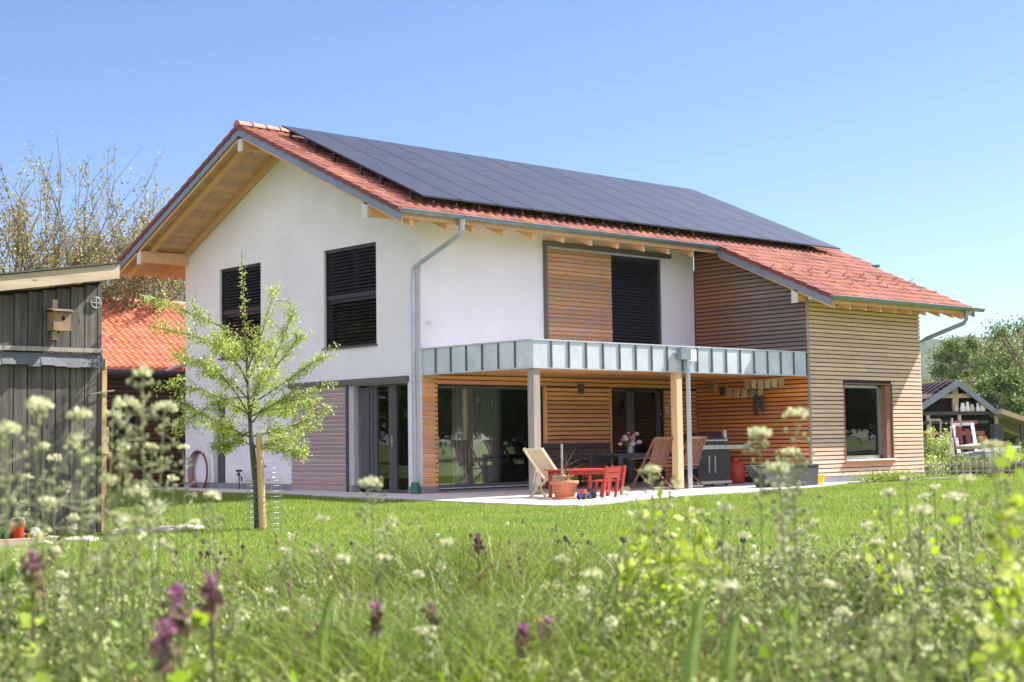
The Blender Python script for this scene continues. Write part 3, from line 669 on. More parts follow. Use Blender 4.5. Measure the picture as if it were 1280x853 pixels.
# deck chair
p = empty('deck_chair', (-.2, -3.75, 0), 'pale wooden lounge chair with cream fabric behind the grey post', 'deck chair')
def Dx(x, z, y): return (-.2+x, y, z)
fr = MB()
for y in (-4.05, -3.5):
    fr.bar((-.58, y, 1.02), (.02, y, .36), .045, .06); fr.bar((.02, y, .36), (.50, y, .52), .045, .06)
    fr.bar((-.20, y, .62), (-.30, y, .30), .04, .05); fr.bar((-.30, y, .30), (.05, y, .0), .04, .05); fr.bar((.10, y, .38), (-.42, y, .0), .04, .05)
for q in ((-.58, 1.0), (.02, .36), (.5, .52)): fr.bar((q[0], -4.05, q[1]), (q[0], -3.5, q[1]), .05, .05)
fr.build('frame', 'canvas', p)
MB().prism([(-.57, -4.02, 1.0), (-.28, -4.02, .66), (.02, -4.02, .38), (.03, -4.02, .4), (-.27, -4.02, .69), (-.55, -4.02, 1.02)], (0, .48, 0)).build('sling', 'canvas', p)
MB().prism([(.02, -4.02, .385), (.49, -4.02, .53), (.49, -4.02, .55), (.02, -4.02, .405)], (0, .48, 0)).build('seat', 'canvas', p)
p.scale = (.88, .88, .9); p.location = (-.02, -3.72, 0)
# children's red table and chairs
p = empty('kids_table', (.35, -4.25, 0), 'low red wooden children\'s table behind the terracotta pot', 'table')
tb = MB()
for k in range(5): tb.box(-.28, .98, -4.55+k*.12, -4.55+k*.12+.11, .50, .525)
tb.build('tabletop', 'redpaint', p)
for x in (-.18, .86):
    for y in (-4.5, -4.02): MB().bar((x, y, 0), (x, y, .5), .06, .04).build('leg', 'redpaint', p)
MB().box(-.2, .9, -4.52, -4.49, .42, .5).box(-.2, .9, -4.03, -4.0, .42, .5).build('apron', 'redpaint', p)
def kid_chair(loc, rot, label):
    r = empty('kids_chair', (0, 0, 0), label, 'chair', "red children's chairs on the terrace")
    b = MB(); [b.box(-.2, .2, -.18+k*.09, -.18+k*.09+.08, .29, .31) for k in range(4)]; b.build('seat', 'redpaint', r)
    b = MB(); [b.prism([(-.2, -.205-(z-.3)*.22, z), (.2, -.205-(z-.3)*.22, z), (.2, -.205-(z+.09-.3)*.22, z+.09), (-.2, -.205-(z+.09-.3)*.22, z+.09)], (0, -.018, 0)) for z in (.36, .465)]; b.build('backrest', 'redpaint', r)
    for x in (-.19, .19):
        MB().bar((x, -.14, 0), (x, -.255, .57), .035, .05).build('leg', 'redpaint', r); MB().bar((x, .2, 0), (x, .13, .3), .035, .05).build('leg', 'redpaint', r)
    MB().bar((-.19, -.15, .12), (.19, -.15, .12), .03, .03).build('stretcher', 'redpaint', r)
    r.location = loc; r.rotation_euler.z = rot; return r
kid_chair((.42, -4.8, 0), .1, 'small red slatted chair in front of the low red table')
kid_chair((1.2, -4.2, 0), 1.45, 'small red chair at the right end of the low red table')
# bench
p = empty('garden_bench', (4.2, -.5, 0), 'long dark wooden bench against the timber house wall', 'bench')
b = MB()
for k in range(5): b.box(3.3, 5.35, -.72+k*.085, -.72+k*.085+.07, .43, .455)
b.build('seat', 'darkteak', p)
b = MB()
for k in range(6): b.box(3.3, 5.35, -.30+.012*k, -.275+.012*k, .52+k*.075, .52+k*.075+.055)
b.box(3.28, 5.37, -.24, -.2, .94, 1.0); b.build('backrest', 'darkteak', p)
for x in (3.3, 4.32, 5.3):
    MB().bar((x, -.68, 0), (x, -.68, .6), .06, .06).build('leg', 'darkteak', p); MB().bar((x, -.3, 0), (x, -.21, .98), .06, .06).build('leg', 'darkteak', p)
# table
p = empty('garden_table', (4.8, -1.7, 0), 'charcoal metal outdoor dining table on the terrace', 'table')
MB().box(3.68, 6.0, -2.15, -1.2, .725, .76).build('tabletop', 'tablemetal', p)
for x in (3.69, 5.92):
    for y in (-2.14, -1.27): MB().box(x, x+.07, y, y+.07, 0, .725).build('leg', 'tablemetal', p)
MB().box(3.76, 5.92, -2.13, -2.1, .66, .725).box(3.76, 5.92, -1.25, -1.22, .66, .725).build('apron', 'tablemetal', p)
p = empty('flower_vase', (4.42, -1.75, .76), 'glass vase of white and pink flowers on the charcoal table', 'vase')
MB().lathe((4.42, -1.75, .762), [(.05, 0), (.06, .05), (.045, .14), (.055, .19)], 14).build('vase', 'lightframe', p, True)
st = MB(); heads = []
for k in range(20):
    a = random.uniform(0, 6.3); rr = random.uniform(.05, .36); e = Vector((4.42+rr*math.cos(a), -1.75+rr*.6*math.sin(a), .95+random.uniform(.0, .32)*(1.15-rr*2)))
    st.tube([(4.42, -1.75, .85), ((4.42+e.x)/2, (e.y-1.75)/2, (e.z+.9)/2+.02), e], .006, 4); heads.append(e)
st.build('stems', 'stemm', p)
for k, e in enumerate(heads):
    MB().ball(e, random.uniform(.035, .06), 8, .8).build('flower', 'pink' if k % 3 == 0 else 'fluff', p)
# folding chairs
def folding_chair(loc, rot, label):
    r = empty('folding_chair', (0, 0, 0), label, 'chair', 'slatted folding chairs at the terrace table')
    by = lambda z: -.20-(z-.42)*.42
    b = MB()
    for k in range(11):
        x = -.235+k*.047; b.bar((x, by(.5), .5), (x, by(1.08), 1.08), .026, .016, up=(0, 1, 0))
    b.bar((-.27, by(.5), .5), (.27, by(.5), .5), .03, .04); b.bar((-.27, by(1.08), 1.08), (.27, by(1.08), 1.08), .035, .05)
    b.build('backrest', 'teak', r)
    b = MB(); [b.box(-.25, .25, -.2+k*.058, -.2+k*.058+.044, .42, .44) for k in range(8)]; b.build('seat', 'teak', r)
    for x in (-.275, .275):
        MB().bar((x, by(1.08), 1.08), (x, .30, 0), .028, .045).build('leg', 'teak', r)
        MB().bar((x*.93, -.42, 0), (x*.93, .14, .42), .026, .04).build('leg', 'teak', r)
        MB().bar((x*1.06, by(.68), .67), (x*1.06, .26, .65), .05, .022).build('armrest', 'teak', r)
    MB().bar((-.25, -.36, .05), (.25, -.36, .05), .03, .03).build('stretcher', 'metal', r)
    r.location = loc; r.rotation_euler.z = rot; return r
folding_chair((3.95, -2.75, 0), -.10, 'slatted brown folding chair left of the pale timber post')
folding_chair((4.98, -2.75, 0), -.05, 'slatted brown folding chair just right of the pale timber post')
# barbecue
p = empty('barbecue_grill', (6.1, -2.45, 0), 'black gas barbecue with lid and steel shelf at the terrace end', 'barbecue')
MB().box(5.55, 6.66, -2.7, -2.2, .12, .82).build('cabinet', 'blackpaint', p)
MB().box(5.5, 6.68, -2.72, -2.16, .06, .12).build('base_rail', 'metal', p)
for x in (5.88, 6.08): MB().box(x, x+.035, -2.74, -2.705, .3, .68).build('handle', 'metal', p)
MB().box(5.2, 7.2, -2.72, -2.2, .84, .90).build('shelf', 'teak', p)
MB().box(5.2, 7.22, -2.745, -2.722, .82, .91).build('control_panel', 'metal', p)
for k in range(6):
    x = 5.65+k*.2; MB().tube([(x, -2.745, .865), (x, -2.785, .865)], .026, 10).build('knob', 'metal', p)
lid = MB(); lid.tube([(5.55, -2.44, .93), (6.55, -2.44, .93)], .265, 18); l = lid.build('lid', 'blackpaint', p)
MB().box(6.5, 6.6, -2.66, -2.6, .93, 1.24).box(5.5, 6.55, -2.73, -2.70, 1.0, 1.03).build('lid_handle', 'metal', l)
for x in (5.6, 6.55):
    for y in (-2.66, -2.26): MB().tube([(x, y-.02, .03), (x, y+.02, .03)], .03, 10).build('castor', 'rubber', p)
p = empty('gas_bottle', (7.98, -1.75, 0), 'red gas bottle standing between the barbecue and the slate planter', 'gas bottle')
MB().lathe((7.98, -1.75, 0), [(.2, 0), (.22, .05), (.22, .42), (.16, .5), (.05, .53)], 20).build('tank', 'redpaint', p, True); MB().lathe((7.98, -1.75, .52), [(.1, 0), (.1, .08), (.08, .08)], 12).build('collar', 'redpaint', p)
p = empty('kettle_grill', (8.15, -1.1, 0), 'dark kettle shaped grill behind the slate planter', 'grill')
MB().lathe((8.15, -1.1, .52), [(.02, 0), (.2, .06), (.27, .18), (.25, .28), (.12, .36), (.02, .38)], 18).build('bowl', 'blackpaint', p, True)
for a in (0, 2.1, 4.2): MB().tube([(8.15+.1*math.cos(a), -1.1+.1*math.sin(a), .55), (8.15+.3*math.cos(a), -1.1+.3*math.sin(a), 0)], .014, 5).build('leg', 'metal', p)
p = empty('planter_box', (6.6, -4.15, 0), 'slate grey tapered planter trough at the terrace end', 'planter')
MB().prism([(5.95, -4.4, 0), (7.55, -4.4, 0), (7.62, -4.4, .44), (5.6, -4.4, .46)], (0, .42, 0)).build('trough', 'planter', p)
MB().box(5.59, 7.64, -4.42, -3.96, .45, .47).build('rim', 'planter', p)
tag(MB().prism([(7.82, -3.92, .17), (8.12, -3.92, .17), (8.1, -3.92, .44), (7.84, -3.92, .44)], (0, .2, 0)).build('white_sign_box', 'white'), 'small white bucket on bricks beside the house corner', 'bucket')
tag(MB().box(7.5, 7.78, -4.15, -3.9, 0, .07).box(7.52, 7.8, -4.13, -3.88, .07, .14).box(7.86, 8.12, -3.95, -3.7, 0, .075).box(7.84, 8.1, -3.93, -3.72, .076, .15).build('brick_stack', 'brick'), 'short stack of red bricks beside the slate planter', 'bricks')
tag(MB().lathe((8.35, -3.85, 0), [(.1, 0), (.14, .2), (.15, .2), (.12, .19)], 12).build('small_pot', 'yellowplastic'), 'small ochre pot against the foot of the timber bay', 'plant pot')
# bunting and hanging ornament
bun = empty('bunting', (8.6, -1.7, 2.4), 'cloth bunting strung under the balcony along the timber side wall', 'bunting')
pts = [Vector((8.58, -.45, 2.47)), Vector((8.5, -1.0, 2.3)), Vector((8.45, -1.6, 2.2)), Vector((8.45, -2.2, 2.26)), Vector((8.5, -3.0, 2.44))]
def seg(t):
    f = t*(len(pts)-1); i = min(int(f), len(pts)-2); return pts[i].lerp(pts[i+1], f-i)
MB().tube([seg(i/12) for i in range(13)], .006, 4).build('string', 'canvas', bun)
for i in range(9):
    c = seg((i+.5)/10); b = MB(); b.prism([(c.x-.02, c.y-.085, c.z), (c.x-.02, c.y+.075, c.z), (c.x-.05+.03*math.sin(i), c.y+.07, c.z-.2-.02*math.sin(i*3)), (c.x-.03, c.y-.08, c.z-.19)], (-.004, 0, 0))
    b.build('flag', ('flagg', 'flag', 'planter', 'flag', 'flag', 'flag', 'flagg', 'flag', 'flagg')[i], bun)
bun = empty('bunting', (8.3, -2.4, 2.45), 'pale cloth bunting hanging from the balcony edge above the chime', 'bunting')
MB().tube([(8.3, -1.75, 2.47), (8.3, -2.4, 2.38), (8.3, -3.1, 2.46)], .006, 4).build('string', 'canvas', bun)
for i in range(6):
    y = -1.85-i*.2; z = 2.46-.05*math.sin((i+.5)/6*math.pi)
    MB().prism([(8.28, y, z), (8.28, y-.17, z), (8.25, y-.16, z-.22), (8.26, y-.02, z-.19)], (-.004, 0, 0)).build('flag', 'flagw' if 0 < i < 5 else 'flag', bun)
p = empty('wind_chime', (8.5, -2.1, 2.1), 'grey driftwood wind chime hanging before the orange timber wall', 'wind chime')
MB().tube([(8.5, -2.1, 2.45), (8.5, -2.1, 2.1)], .005, 4).bar((8.5, -1.9, 2.12), (8.5, -2.3, 2.1), .03, .03).build('hanger', 'post_grey', p)
for k in range(7):
    y = -1.95-.05*k; z = 2.1-.12*abs(k-4)*.4
    MB().tube([(8.5, y, 2.1), (8.49, y+.03, z-.15), (8.5, y-.01, z-.3-.07*(k % 3))], .016, 5).build('driftwood', 'planter', p)
p = empty('hanging_ornament', (7.3, -.5, 1.9), 'pale green and white hanging ornament behind the pale timber post', 'ornament')
V, F = leafmesh(np.array([(7.15+random.gauss(0, .13), -.6+random.gauss(0, .1), 1.68+random.gauss(0, .12)) for _ in range(160)]), .09); npmesh('leaves', V-np.array(p.location), [F], 'pale', parent=p)
MB().tube([(7.15, -.6, 2.48), (7.15, -.6, 1.6)], .006, 4).ball((7.15, -.6, 1.38), .10, 10).ball((7.17, -.6, 1.16), .11, 10).ball((7.16, -.6, .98), .08, 10).build('beads', 'lightframe', p)
# ------------------------------------------------------------ shed
ys = -6.45; xs = -10.45
shed = empty('garden_shed', (xs, ys, 0), 'weathered grey board shed with sloping roof at the left edge', 'shed')
b = MB(); x = -14.4; i = 0
while x < xs-.02:
    w = random.uniform(.165, .2); x1 = min(x+w, xs); b.box(x+.007, x1-.007, ys-.002-.006*random.random(), ys+.03, -.02, 3.18+(x-xs)*.165); x = x1
b.build('board_wall', 'shedwood', shed)
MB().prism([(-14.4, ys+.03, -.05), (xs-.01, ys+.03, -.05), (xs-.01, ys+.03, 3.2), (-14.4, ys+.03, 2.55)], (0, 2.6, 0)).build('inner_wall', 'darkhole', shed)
MB().prism([(-14.8, ys-.24, 2.51), (xs+.12, ys-.24, 3.23), (xs+.12, ys-.24, 3.42), (-14.8, ys-.24, 2.70)], (0, .05, 0)).build('fascia', 'fascia', shed)
MB().prism([(-14.85, ys-.27, 2.71), (xs+.14, ys-.27, 3.43), (xs+.14, ys-.27, 3.45), (-14.85, ys-.27, 2.73)], (0, 3.1, 0)).build('roof', 'felt', shed)
MB().prism([(-14.8, ys-.19, 2.6), (xs+.1, ys-.19, 3.3), (xs+.1, ys-.19, 3.40), (-14.8, ys-.19, 2.69)], (0, 2.95, 0)).build('roof_deck', 'fascia', shed)
MB().box(-14.5, xs-.03, ys-.09, ys-.03, 2.27, 2.325).build('awning_cassette', 'post_grey', shed)
b = MB()
for i in range(24):
    x = -14.5+i*.168; dz = random.uniform(-.012, .02)
    b.prism([(x, ys-.085-random.random()*.015, 2.08+dz), (x+.17, ys-.085-random.random()*.015, 2.08+dz), (x+.17, ys-.05, 2.25), (x, ys-.05, 2.25)], (0, .03, 0))
b.build('folded_awning', 'tarp', shed)
MB().box(xs-.008, xs+.03, ys-.03, ys+.04, -.05, 2.05).box(xs+.032, xs+.06, ys-.02, ys+.02, .45, 2.2).build('corner_post', 'stake', shed)
MB().box(xs-.02, xs+.075, ys-.055, ys-.03, .98, 1.32).build('patch_board', 'post_new', shed)
MB().tube([(-10.62, ys-.03, 1.74), (-10.5, ys-.06, 1.76), (-10.3, ys-.04, 1.79)], .012, 5).build('bolt', 'metal', shed)
b = MB().tube([(-10.55+.07*math.cos(t), ys-.03, 2.92+.07*math.sin(t)) for t in [k*math.pi/8 for k in range(17)]], .009, 4, cap=False).bar((-10.62, ys-.03, 2.92), (-10.48, ys-.03, 2.92), .012, .012).bar((-10.55, ys-.03, 2.85), (-10.55, ys-.03, 2.99), .012, .012, up=(0, 1, 0)); b.build('hook_wheel', 'metal', shed)
p = empty('birdhouse', (-11.1, ys-.1, 2.6), 'small wooden birdhouse nailed to the grey shed boards', 'birdhouse')
MB().box(-11.215, -10.985, ys-.22, ys-.035, 2.53, 2.76).build('box', 'nest', p)
MB().prism([(-11.24, ys-.26, 2.765), (-10.96, ys-.26, 2.765), (-10.96, ys-.03, 2.80), (-11.24, ys-.03, 2.80)], (0, 0, .018)).build('roof', 'nest', p)
MB().box(-11.14, -11.075, ys-.03, ys-.008, 2.42, 2.93).build('mounting_batten', 'fascia', p)
MB().tube([(-11.09, ys-.221, 2.68), (-11.09, ys-.215, 2.68)], .026, 12).build('entrance_hole', 'darkhole', p)
MB().bar((-11.22, ys-.25, 2.525), (-10.99, ys-.25, 2.525), .06, .012).build('perch', 'nest', p)
for i, (x, y, r) in enumerate(((-10.2, -6.75, .28), (-9.75, -6.75, .25), (-9.3, -6.65, .22), (-11.9, -7.9, .2), (-11.4, -7.85, .22))):
    b = MB(); b.lathe((x, y, -.06), [(r*.9, 0), (r, .03), (r*.95, .06), (r*.6, .085), (0, .09)], 7); o = b.build('field_stone', 'stone'); 
    tag(o, ('pale flat stone touching the foot of the shed corner post', 'middle one of the three pale flat stones right of the shed', 'rightmost pale flat stone in the grass right of the shed', 'small pale stone at the end of the sandpit board', 'pale stone on the grass right of the sandpit board')[i], 'stone', 'pale flat stones beside the shed')
# ------------------------------------------------------------ annex
an = empty('garage', (0, 12, 0), 'low timber garage with orange tiled roof behind the shed', 'garage')
sidingX(-4, 6, 12.0, .1, 3.05, [(-1.0, -.12, 0, 2.0)], pit=.125).build('cladding', 'annex', an)
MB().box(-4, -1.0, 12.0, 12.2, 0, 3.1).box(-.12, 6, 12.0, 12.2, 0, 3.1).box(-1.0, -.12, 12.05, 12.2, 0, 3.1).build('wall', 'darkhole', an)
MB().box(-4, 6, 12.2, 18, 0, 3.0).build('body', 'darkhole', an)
w = MB().box(-1.0, -.95, 11.97, 12.04, 0, 2.0).box(-.17, -.12, 11.97, 12.04, 0, 2.0).box(-.95, -.17, 11.97, 12.04, 1.94, 2.0).box(-.95, -.17, 11.98, 12.04, .1, 1.0).build('door', 'annex', an)
MB().box(-.95, -.17, 12.0, 12.04, 1.0, 1.94).build('pane', 'glass', w)
tl = tiles(-5, 7, .02, 3.7, tw=.21, rh=.33, amp=.035, S_=.60, y_r=15.1, z_r=5.28); tl.build('roof', 'tile_orange', an)
rg = MB()
for i in range(34):
    x = -5+i*.355; rg.tube([(x, 15.1, 5.24), (x+.37, 15.1, 5.255)], [.12, .10], 10)
rg.build('ridge_tiles', 'tile_orange', an)
MB().prism([(-5, 15.1, 5.1), (-5, 11.42, 2.9), (-5, 11.42, 3.0), (-5, 15.1, 5.2)], (12, 0, 0)).build('roof_deck', 'annex', an)
gt = MB(); gt.tube([(-5, 11.36, 3.0), (7, 11.36, 3.0)], .07, 8); gt.build('gutter', 'frame', an)
MB().tube([(.35, 11.4, 3.02), (.75, 11.5, 3.18), (1.1, 11.6, 3.26)], .05, 6).build('gutter_outlet', 'white', an)
MB().tube([(-.7, 11.7, 3.0), (-.7, 11.9, 0)], .06, 8)
# ------------------------------------------------------------ trees
def stick(px, py, dep, s0, base):         # a point given by its offsets in the picture plane at the tree
    k = s0/FPX; r = Vector((math.cos(YAW), -math.sin(YAW), 0)); f = Vector((math.sin(YAW), math.cos(YAW), 0))
    return base + r*((px-325)*k) + Vector((0, 0, (663-py)*k)) + f*dep
tb_ = Vector((-8.74, -7.5, -.06)); s0 = 19.83
tree = empty('young_fruit_tree', tb_, 'young fruit tree with fresh green leaves on the lawn in front of the house', 'tree')
T = lambda x, y, d=0: stick(x, y, d, s0, tb_)
br = []
trunk = MB().tube([T(322, 665), T(321, 620), T(318, 585), T(316, 565), T(314, 545), T(311, 500), T(309, 450), T(306, 400), T(304, 350), T(303, 318)], [.05, .045, .042, .038, .028, .02, .015, .010, .007, .004], 8)
limbs = [  # start, mid, tip, depth at tip
 ((316, 560), (290, 545), (240, 525), .3), ((315, 548), (270, 530), (228, 500), -.3), ((311, 520), (270, 490), (207, 478), .2),
 ((310, 500), (270, 455), (222, 448), -.2), ((309, 455), (262, 420), (183, 408), .15), ((308, 430), (262, 395), (181, 376), -.15),
 ((316, 545), (350, 545), (412, 512), .25), ((316, 560), (345, 560), (395, 535), -.4), ((312, 525), (350, 500), (418, 480), .1),
 ((311, 505), (350, 450), (371, 384), -.1), ((309, 470), (330, 410), (341, 362), .2), ((312, 510), (370, 470), (403, 445), .3),
 ((311, 515), (360, 440), (385, 425), -.35), ((317, 558), (360, 568), (378, 566), .3), ((313, 530), (330, 500), (350, 520), .9),
 ((313, 530), (300, 500), (280, 510), .9), ((313, 530), (330, 480), (345, 470), -.9), ((313, 520), (290, 470), (270, 460), -.8),
 ((310, 480), (320, 440), (330, 430), .7), ((310, 480), (295, 440), (285, 430), -.7), ((309, 450), (290, 420), (262, 440), .5), ((311, 510), (340, 520), (390, 500), .6),
 ((311, 500), (262, 500), (232, 545), -.5), ((312, 540), (290, 560), (262, 560), .2)]
lp = []; ld_ = []
for a, m_, t_, d in limbs:
    A, Bm, Tt = T(*a, 0), T(*m_, d*.6), T(*t_, d); pts = []
    for i in range(9):
        u = i/8; pts.append(A*(1-u)**2+Bm*2*u*(1-u)+Tt*u*u+Vector((rng.normal(), rng.normal(), rng.normal()))*.008)
    trunk.tube(pts, [.012-.0085*i/8 for i in range(9)], 5)
    for i in range(350):
        u = random.uniform(.12, 1.0)**.8; q = A*(1-u)**2+Bm*2*u*(1-u)+Tt*u*u
        lp.append(q+Vector((rng.normal(), rng.normal(), rng.normal()-.2))*.035)
    for k in range(13):                      # side twigs
        u = random.uniform(.2, .95); q = A*(1-u)**2+Bm*2*u*(1-u)+Tt*u*u; dr = (Tt-A).normalized()*.5+Vector((rng.normal()*.8, rng.normal()*.8, rng.normal()*.5+.3)); dr.normalize()
        L_ = random.uniform(.1, .30); e = q+dr*L_; trunk.tube([q, (q+e)/2+Vector((rng.normal()*.02, 0, .02)), e], [.0035, .003, .002], 4)
        for i in range(44):
            lp.append(q.lerp(e, random.uniform(.1, 1.05))+Vector((rng.normal(), rng.normal(), rng.normal()-.2))*.032)
for i in range(330):
    u = random.random(); q = T(309-6*u+rng.normal()*2.2, 480-155*u, rng.normal()*.04)
    lp.append(q)
trunk.build('trunk', 'bark', tree, True)
V, F = leafmesh(np.array([tuple(q-tb_) for q in lp]), .046, 2.8, .6); npmesh('crown', V, [F], 'treeleaf', parent=tree)
tag(MB().tube([T(330, 665, -.1), T(326, 543, -.12)], [.048, .045], 10).build('tree_stake', 'stake'), 'round pale timber stake tied beside the young tree', 'stake')
p = empty('tree_guard', tb_, 'wire mesh guard cylinder around the young tree trunk', 'tree guard')
g_ = MB(); R_ = .225; c0 = tb_+Vector((.05, -.03, 0))
for k in range(10):
    z = .03+k*.07; g_.tube([c0+Vector((R_*math.cos(t), R_*math.sin(t), z)) for t in [2*math.pi*i/16 for i in range(17)]], .0024, 4, cap=False)
for i in range(18):
    t = 2*math.pi*i/18; g_.tube([c0+Vector((R_*math.cos(t), R_*math.sin(t), 0)), c0+Vector((R_*math.cos(t), R_*math.sin(t), .68+.03*math.sin(i*3)))], .0022, 4)
for k in range(6):
    z = .7+k*.06
    g_.tube([c0+Vector((R_*.8*math.cos(t), R_*.8*math.sin(t), z)) for t in [2*math.pi*i/16 for i in range(17)]], .001, 3, cap=False)
g_.build('mesh', 'wire', p)
t_ = T(321, 585); MB().tube([t_+Vector((.075*math.cos(a)+.035, .075*math.sin(a)-.02, .01)) for a in [2*math.pi*i/12 for i in range(13)]], .014, 5).build('rope_tie', 'brick', p)

def bare_tree(name, loc, H, spread, label, seed, shoots=150, leaf=.13, nl=26, lm='budleaf', cat='tree', group=None, trunk_r=.3, fork=.3):
    r = random.Random(seed); g2 = np.random.default_rng(seed); root = empty(name, loc, label, cat, group); loc = Vector(loc)
    b = MB(); b.tube([loc-Vector((0, 0, .2)), loc+Vector((.05, 0, H*fork*.5)), loc+Vector((0, 0, H*fork))], [trunk_r, trunk_r*.8, trunk_r*.75], 9)
    P = []; ends = []
    for i in range(7):                      # heavy limbs
        a = 2*math.pi*i/7+r.uniform(-.3, .3); L = spread*r.uniform(.45, .8); st = loc+Vector((0, 0, H*fork*r.uniform(.75, 1)))
        e = st+Vector((math.cos(a)*L, math.sin(a)*L, H*r.uniform(.10, .30))); mid = st.lerp(e, .55)+Vector((r.uniform(-.2, .2), r.uniform(-.2, .2), -.15))
        b.tube([st, mid, e], [trunk_r*.55, trunk_r*.42, trunk_r*.24], 7); ends += [(st, mid, e, trunk_r*.24)]
        for k in range(3):
            u = r.uniform(.4, 1); q = mid.lerp(e, u); e2 = q+Vector((r.uniform(-1, 1)*spread*.3, r.uniform(-1, 1)*spread*.3, H*r.uniform(.06, .2)))
            b.tube([q, q.lerp(e2, .5)+Vector((0, 0, -.08)), e2], [trunk_r*.2, trunk_r*.16, trunk_r*.1], 6); ends.append((q, q.lerp(e2, .5), e2, trunk_r*.1))
    for i in range(shoots):
        st, mid, e, rr = r.choice(ends); u = r.uniform(.1, 1); q = mid.lerp(e, u)
        out = Vector((q.x-loc.x, q.y-loc.y, 0)); out = out.normalized() if out.length > .01 else out
        top = H*(1-.28*min(1, (Vector((q.x-loc.x, q.y-loc.y)).length/spread)**2))
        L = max(.5, (loc.z+top-q.z)*r.uniform(.35, 1.02)); d = (Vector((0, 0, 1))+out*r.uniform(.0, 1.3)+Vector((r.uniform(-.45, .45), r.uniform(-.45, .45), 0))).normalized()
        n = 6; pts = [q+d*L*k/n+Vector((r.gauss(0, .04), r.gauss(0, .04), 0))*k*.7 for k in range(n+1)]
        b.tube(pts, [.024-.019*k/n for k in range(n+1)], 4, cap=False)
        for k in range(7):
            j = r.randint(1, n-1); s_ = pts[j]; dd = (d+Vector((r.uniform(-1, 1), r.uniform(-1, 1), r.uniform(-.1, .6)))).normalized(); l2 = L*r.uniform(.1, .3); e3 = s_+dd*l2
            b.tube([s_, e3], [.009, .004], 3, cap=False)
            for _ in range(nl//6): P.append(s_.lerp(e3, r.uniform(.2, 1.05))+Vector((r.gauss(0, .05), r.gauss(0, .05), r.gauss(0, .05))))
        for _ in range(nl): P.append(pts[0].lerp(pts[-1], r.uniform(.1, 1)**.9)+Vector((r.gauss(0, .07), r.gauss(0, .07), r.gauss(0, .05))))
    b.build('trunk', 'barkgrey', root)
    V, F = leafmesh(np.array([tuple(q-loc) for q in P]), leaf, 1.7); npmesh('crown', V, [F], lm, parent=root); return root
for i, (px, s_, H, sp, sd, lb) in enumerate(((50, 47, 11.0, 5.2, 5, 'large budding tree with upright shoots rising behind the shed, leftmost'),
        (165, 50, 9.4, 3.6, 9, 'budding tree between the shed roof and the house gable'), (-60, 44, 9.0, 4.2, 12, 'budding tree cut by the left edge of the picture'), (262, 56, 7.6, 3.0, 15, 'low budding tree above the orange garage roof'))):
    q = on_ground(px, s_); bare_tree('budding_tree', (q.x, q.y, -.1), H, sp, lb, sd, shoots=230, leaf=.095, nl=44, group='budding trees behind the shed')
def leafy_tree(name, loc, H, rad, label, seed, lm='farleaf', group=None, n=7000, leaf=.28, cat='tree'):
    g2 = np.random.default_rng(seed); r = random.Random(seed); root = empty(name, loc, label, cat, group); loc = Vector(loc)
    b = MB(); b.tube([loc-Vector((0, 0, .3)), loc+Vector((.1, 0, H*.3)), loc+Vector((.15, .1, H*.75))], [rad*.09, rad*.07, rad*.02], 7)
    cl = []
    for i in range(34):
        a = r.uniform(0, 6.28); hh = r.uniform(.18, 1)**.8; rr = rad*math.sqrt(max(.02, 1-((hh-.55)/.5)**2))*r.uniform(.35, 1.0)
        c = loc+Vector((math.cos(a)*rr, math.sin(a)*rr, H*hh*.97)); cl.append((c, rad*r.uniform(.14, .32)))
        b.tube([loc+Vector((.1, 0, H*hh*.55)), loc.lerp(c, .6)+Vector((0, 0, H*hh*.25)), c], [rad*.03, rad*.02, rad*.008], 4)
    b.build('trunk', 'barkgrey', root); P = []
    for c, cr in cl:
        k = int(n/34*(cr/rad/.23)**1.5); d = g2.normal(size=(k, 3)); d /= np.linalg.norm(d, axis=1, keepdims=True); d *= (g2.uniform(0, 1, (k, 1))**.45)*cr*(1+.35*g2.normal(size=(k, 1))); d[:, 2] *= .75
        P.append(np.array(c)+d)
    P = np.concatenate(P)-np.array(loc); V, F = leafmesh(P, leaf, 1.4); npmesh('crown', V, [F], lm, parent=root); return root
for i, (px, s_, H, rd, lm, lb) in enumerate(((1212, 98, 7.9, 2.6, 'farleaf', 'dark slim tree standing above the right side of the barn roof'), (1248, 104, 7.6, 4.0, 'olive', 'olive leafed tree behind the barn ridge'),
        (1290, 92, 8.0, 4.0, 'farleaf', 'dense green tree at the right edge of the picture'), (1180, 112, 5.2, 3.2, 'olive', 'low olive tree between the house wall and the barn trees'),
        (1268, 78, 4.6, 2.6, 'farleaf', 'round green tree just behind the barn'), (1335, 84, 7.0, 4.0, 'olive', 'olive tree beyond the right edge'), (1150, 120, 5, 4, 'farleaf', 'distant green tree beside the timber wall'), (1225, 86, 4.2, 2.6, 'olive', 'small olive bush tree over the barn eave'))):
    q = on_ground(px, s_); leafy_tree('woodland_tree', (q.x, q.y, -.5), H, rd, lb, 40+i, lm, 'trees beyond the garden', 15000, .17)
# trees beyond the lawn that the window panes reflect
hedge_src = leafy_tree('hedge_tree', (-26, 34, -.2), 8.5, 5, 'leafy tree on the far side of the garden, away from the house', 70, 'farleaf', 'trees around the garden edge', 15000, .27)
hp_ = [(-36, 24), (-18, 46), (-46, 36), (-31, 30), (-12, 52), (-40, 14), (-26, 52)]
hp_ += [(30+i*7.0, -52+i*3.6) for i in range(10)]+[(34+i*8.0, -60+i*3.0) for i in range(8)]
for i, (x, y) in enumerate(hp_):
    c = copy_tree(hedge_src); c.location = (x, y, -.3); c.rotation_euler.z = i*1.7; k_ = .9+.25*((i*37) % 10)/10; c.scale = (k_, k_, k_)
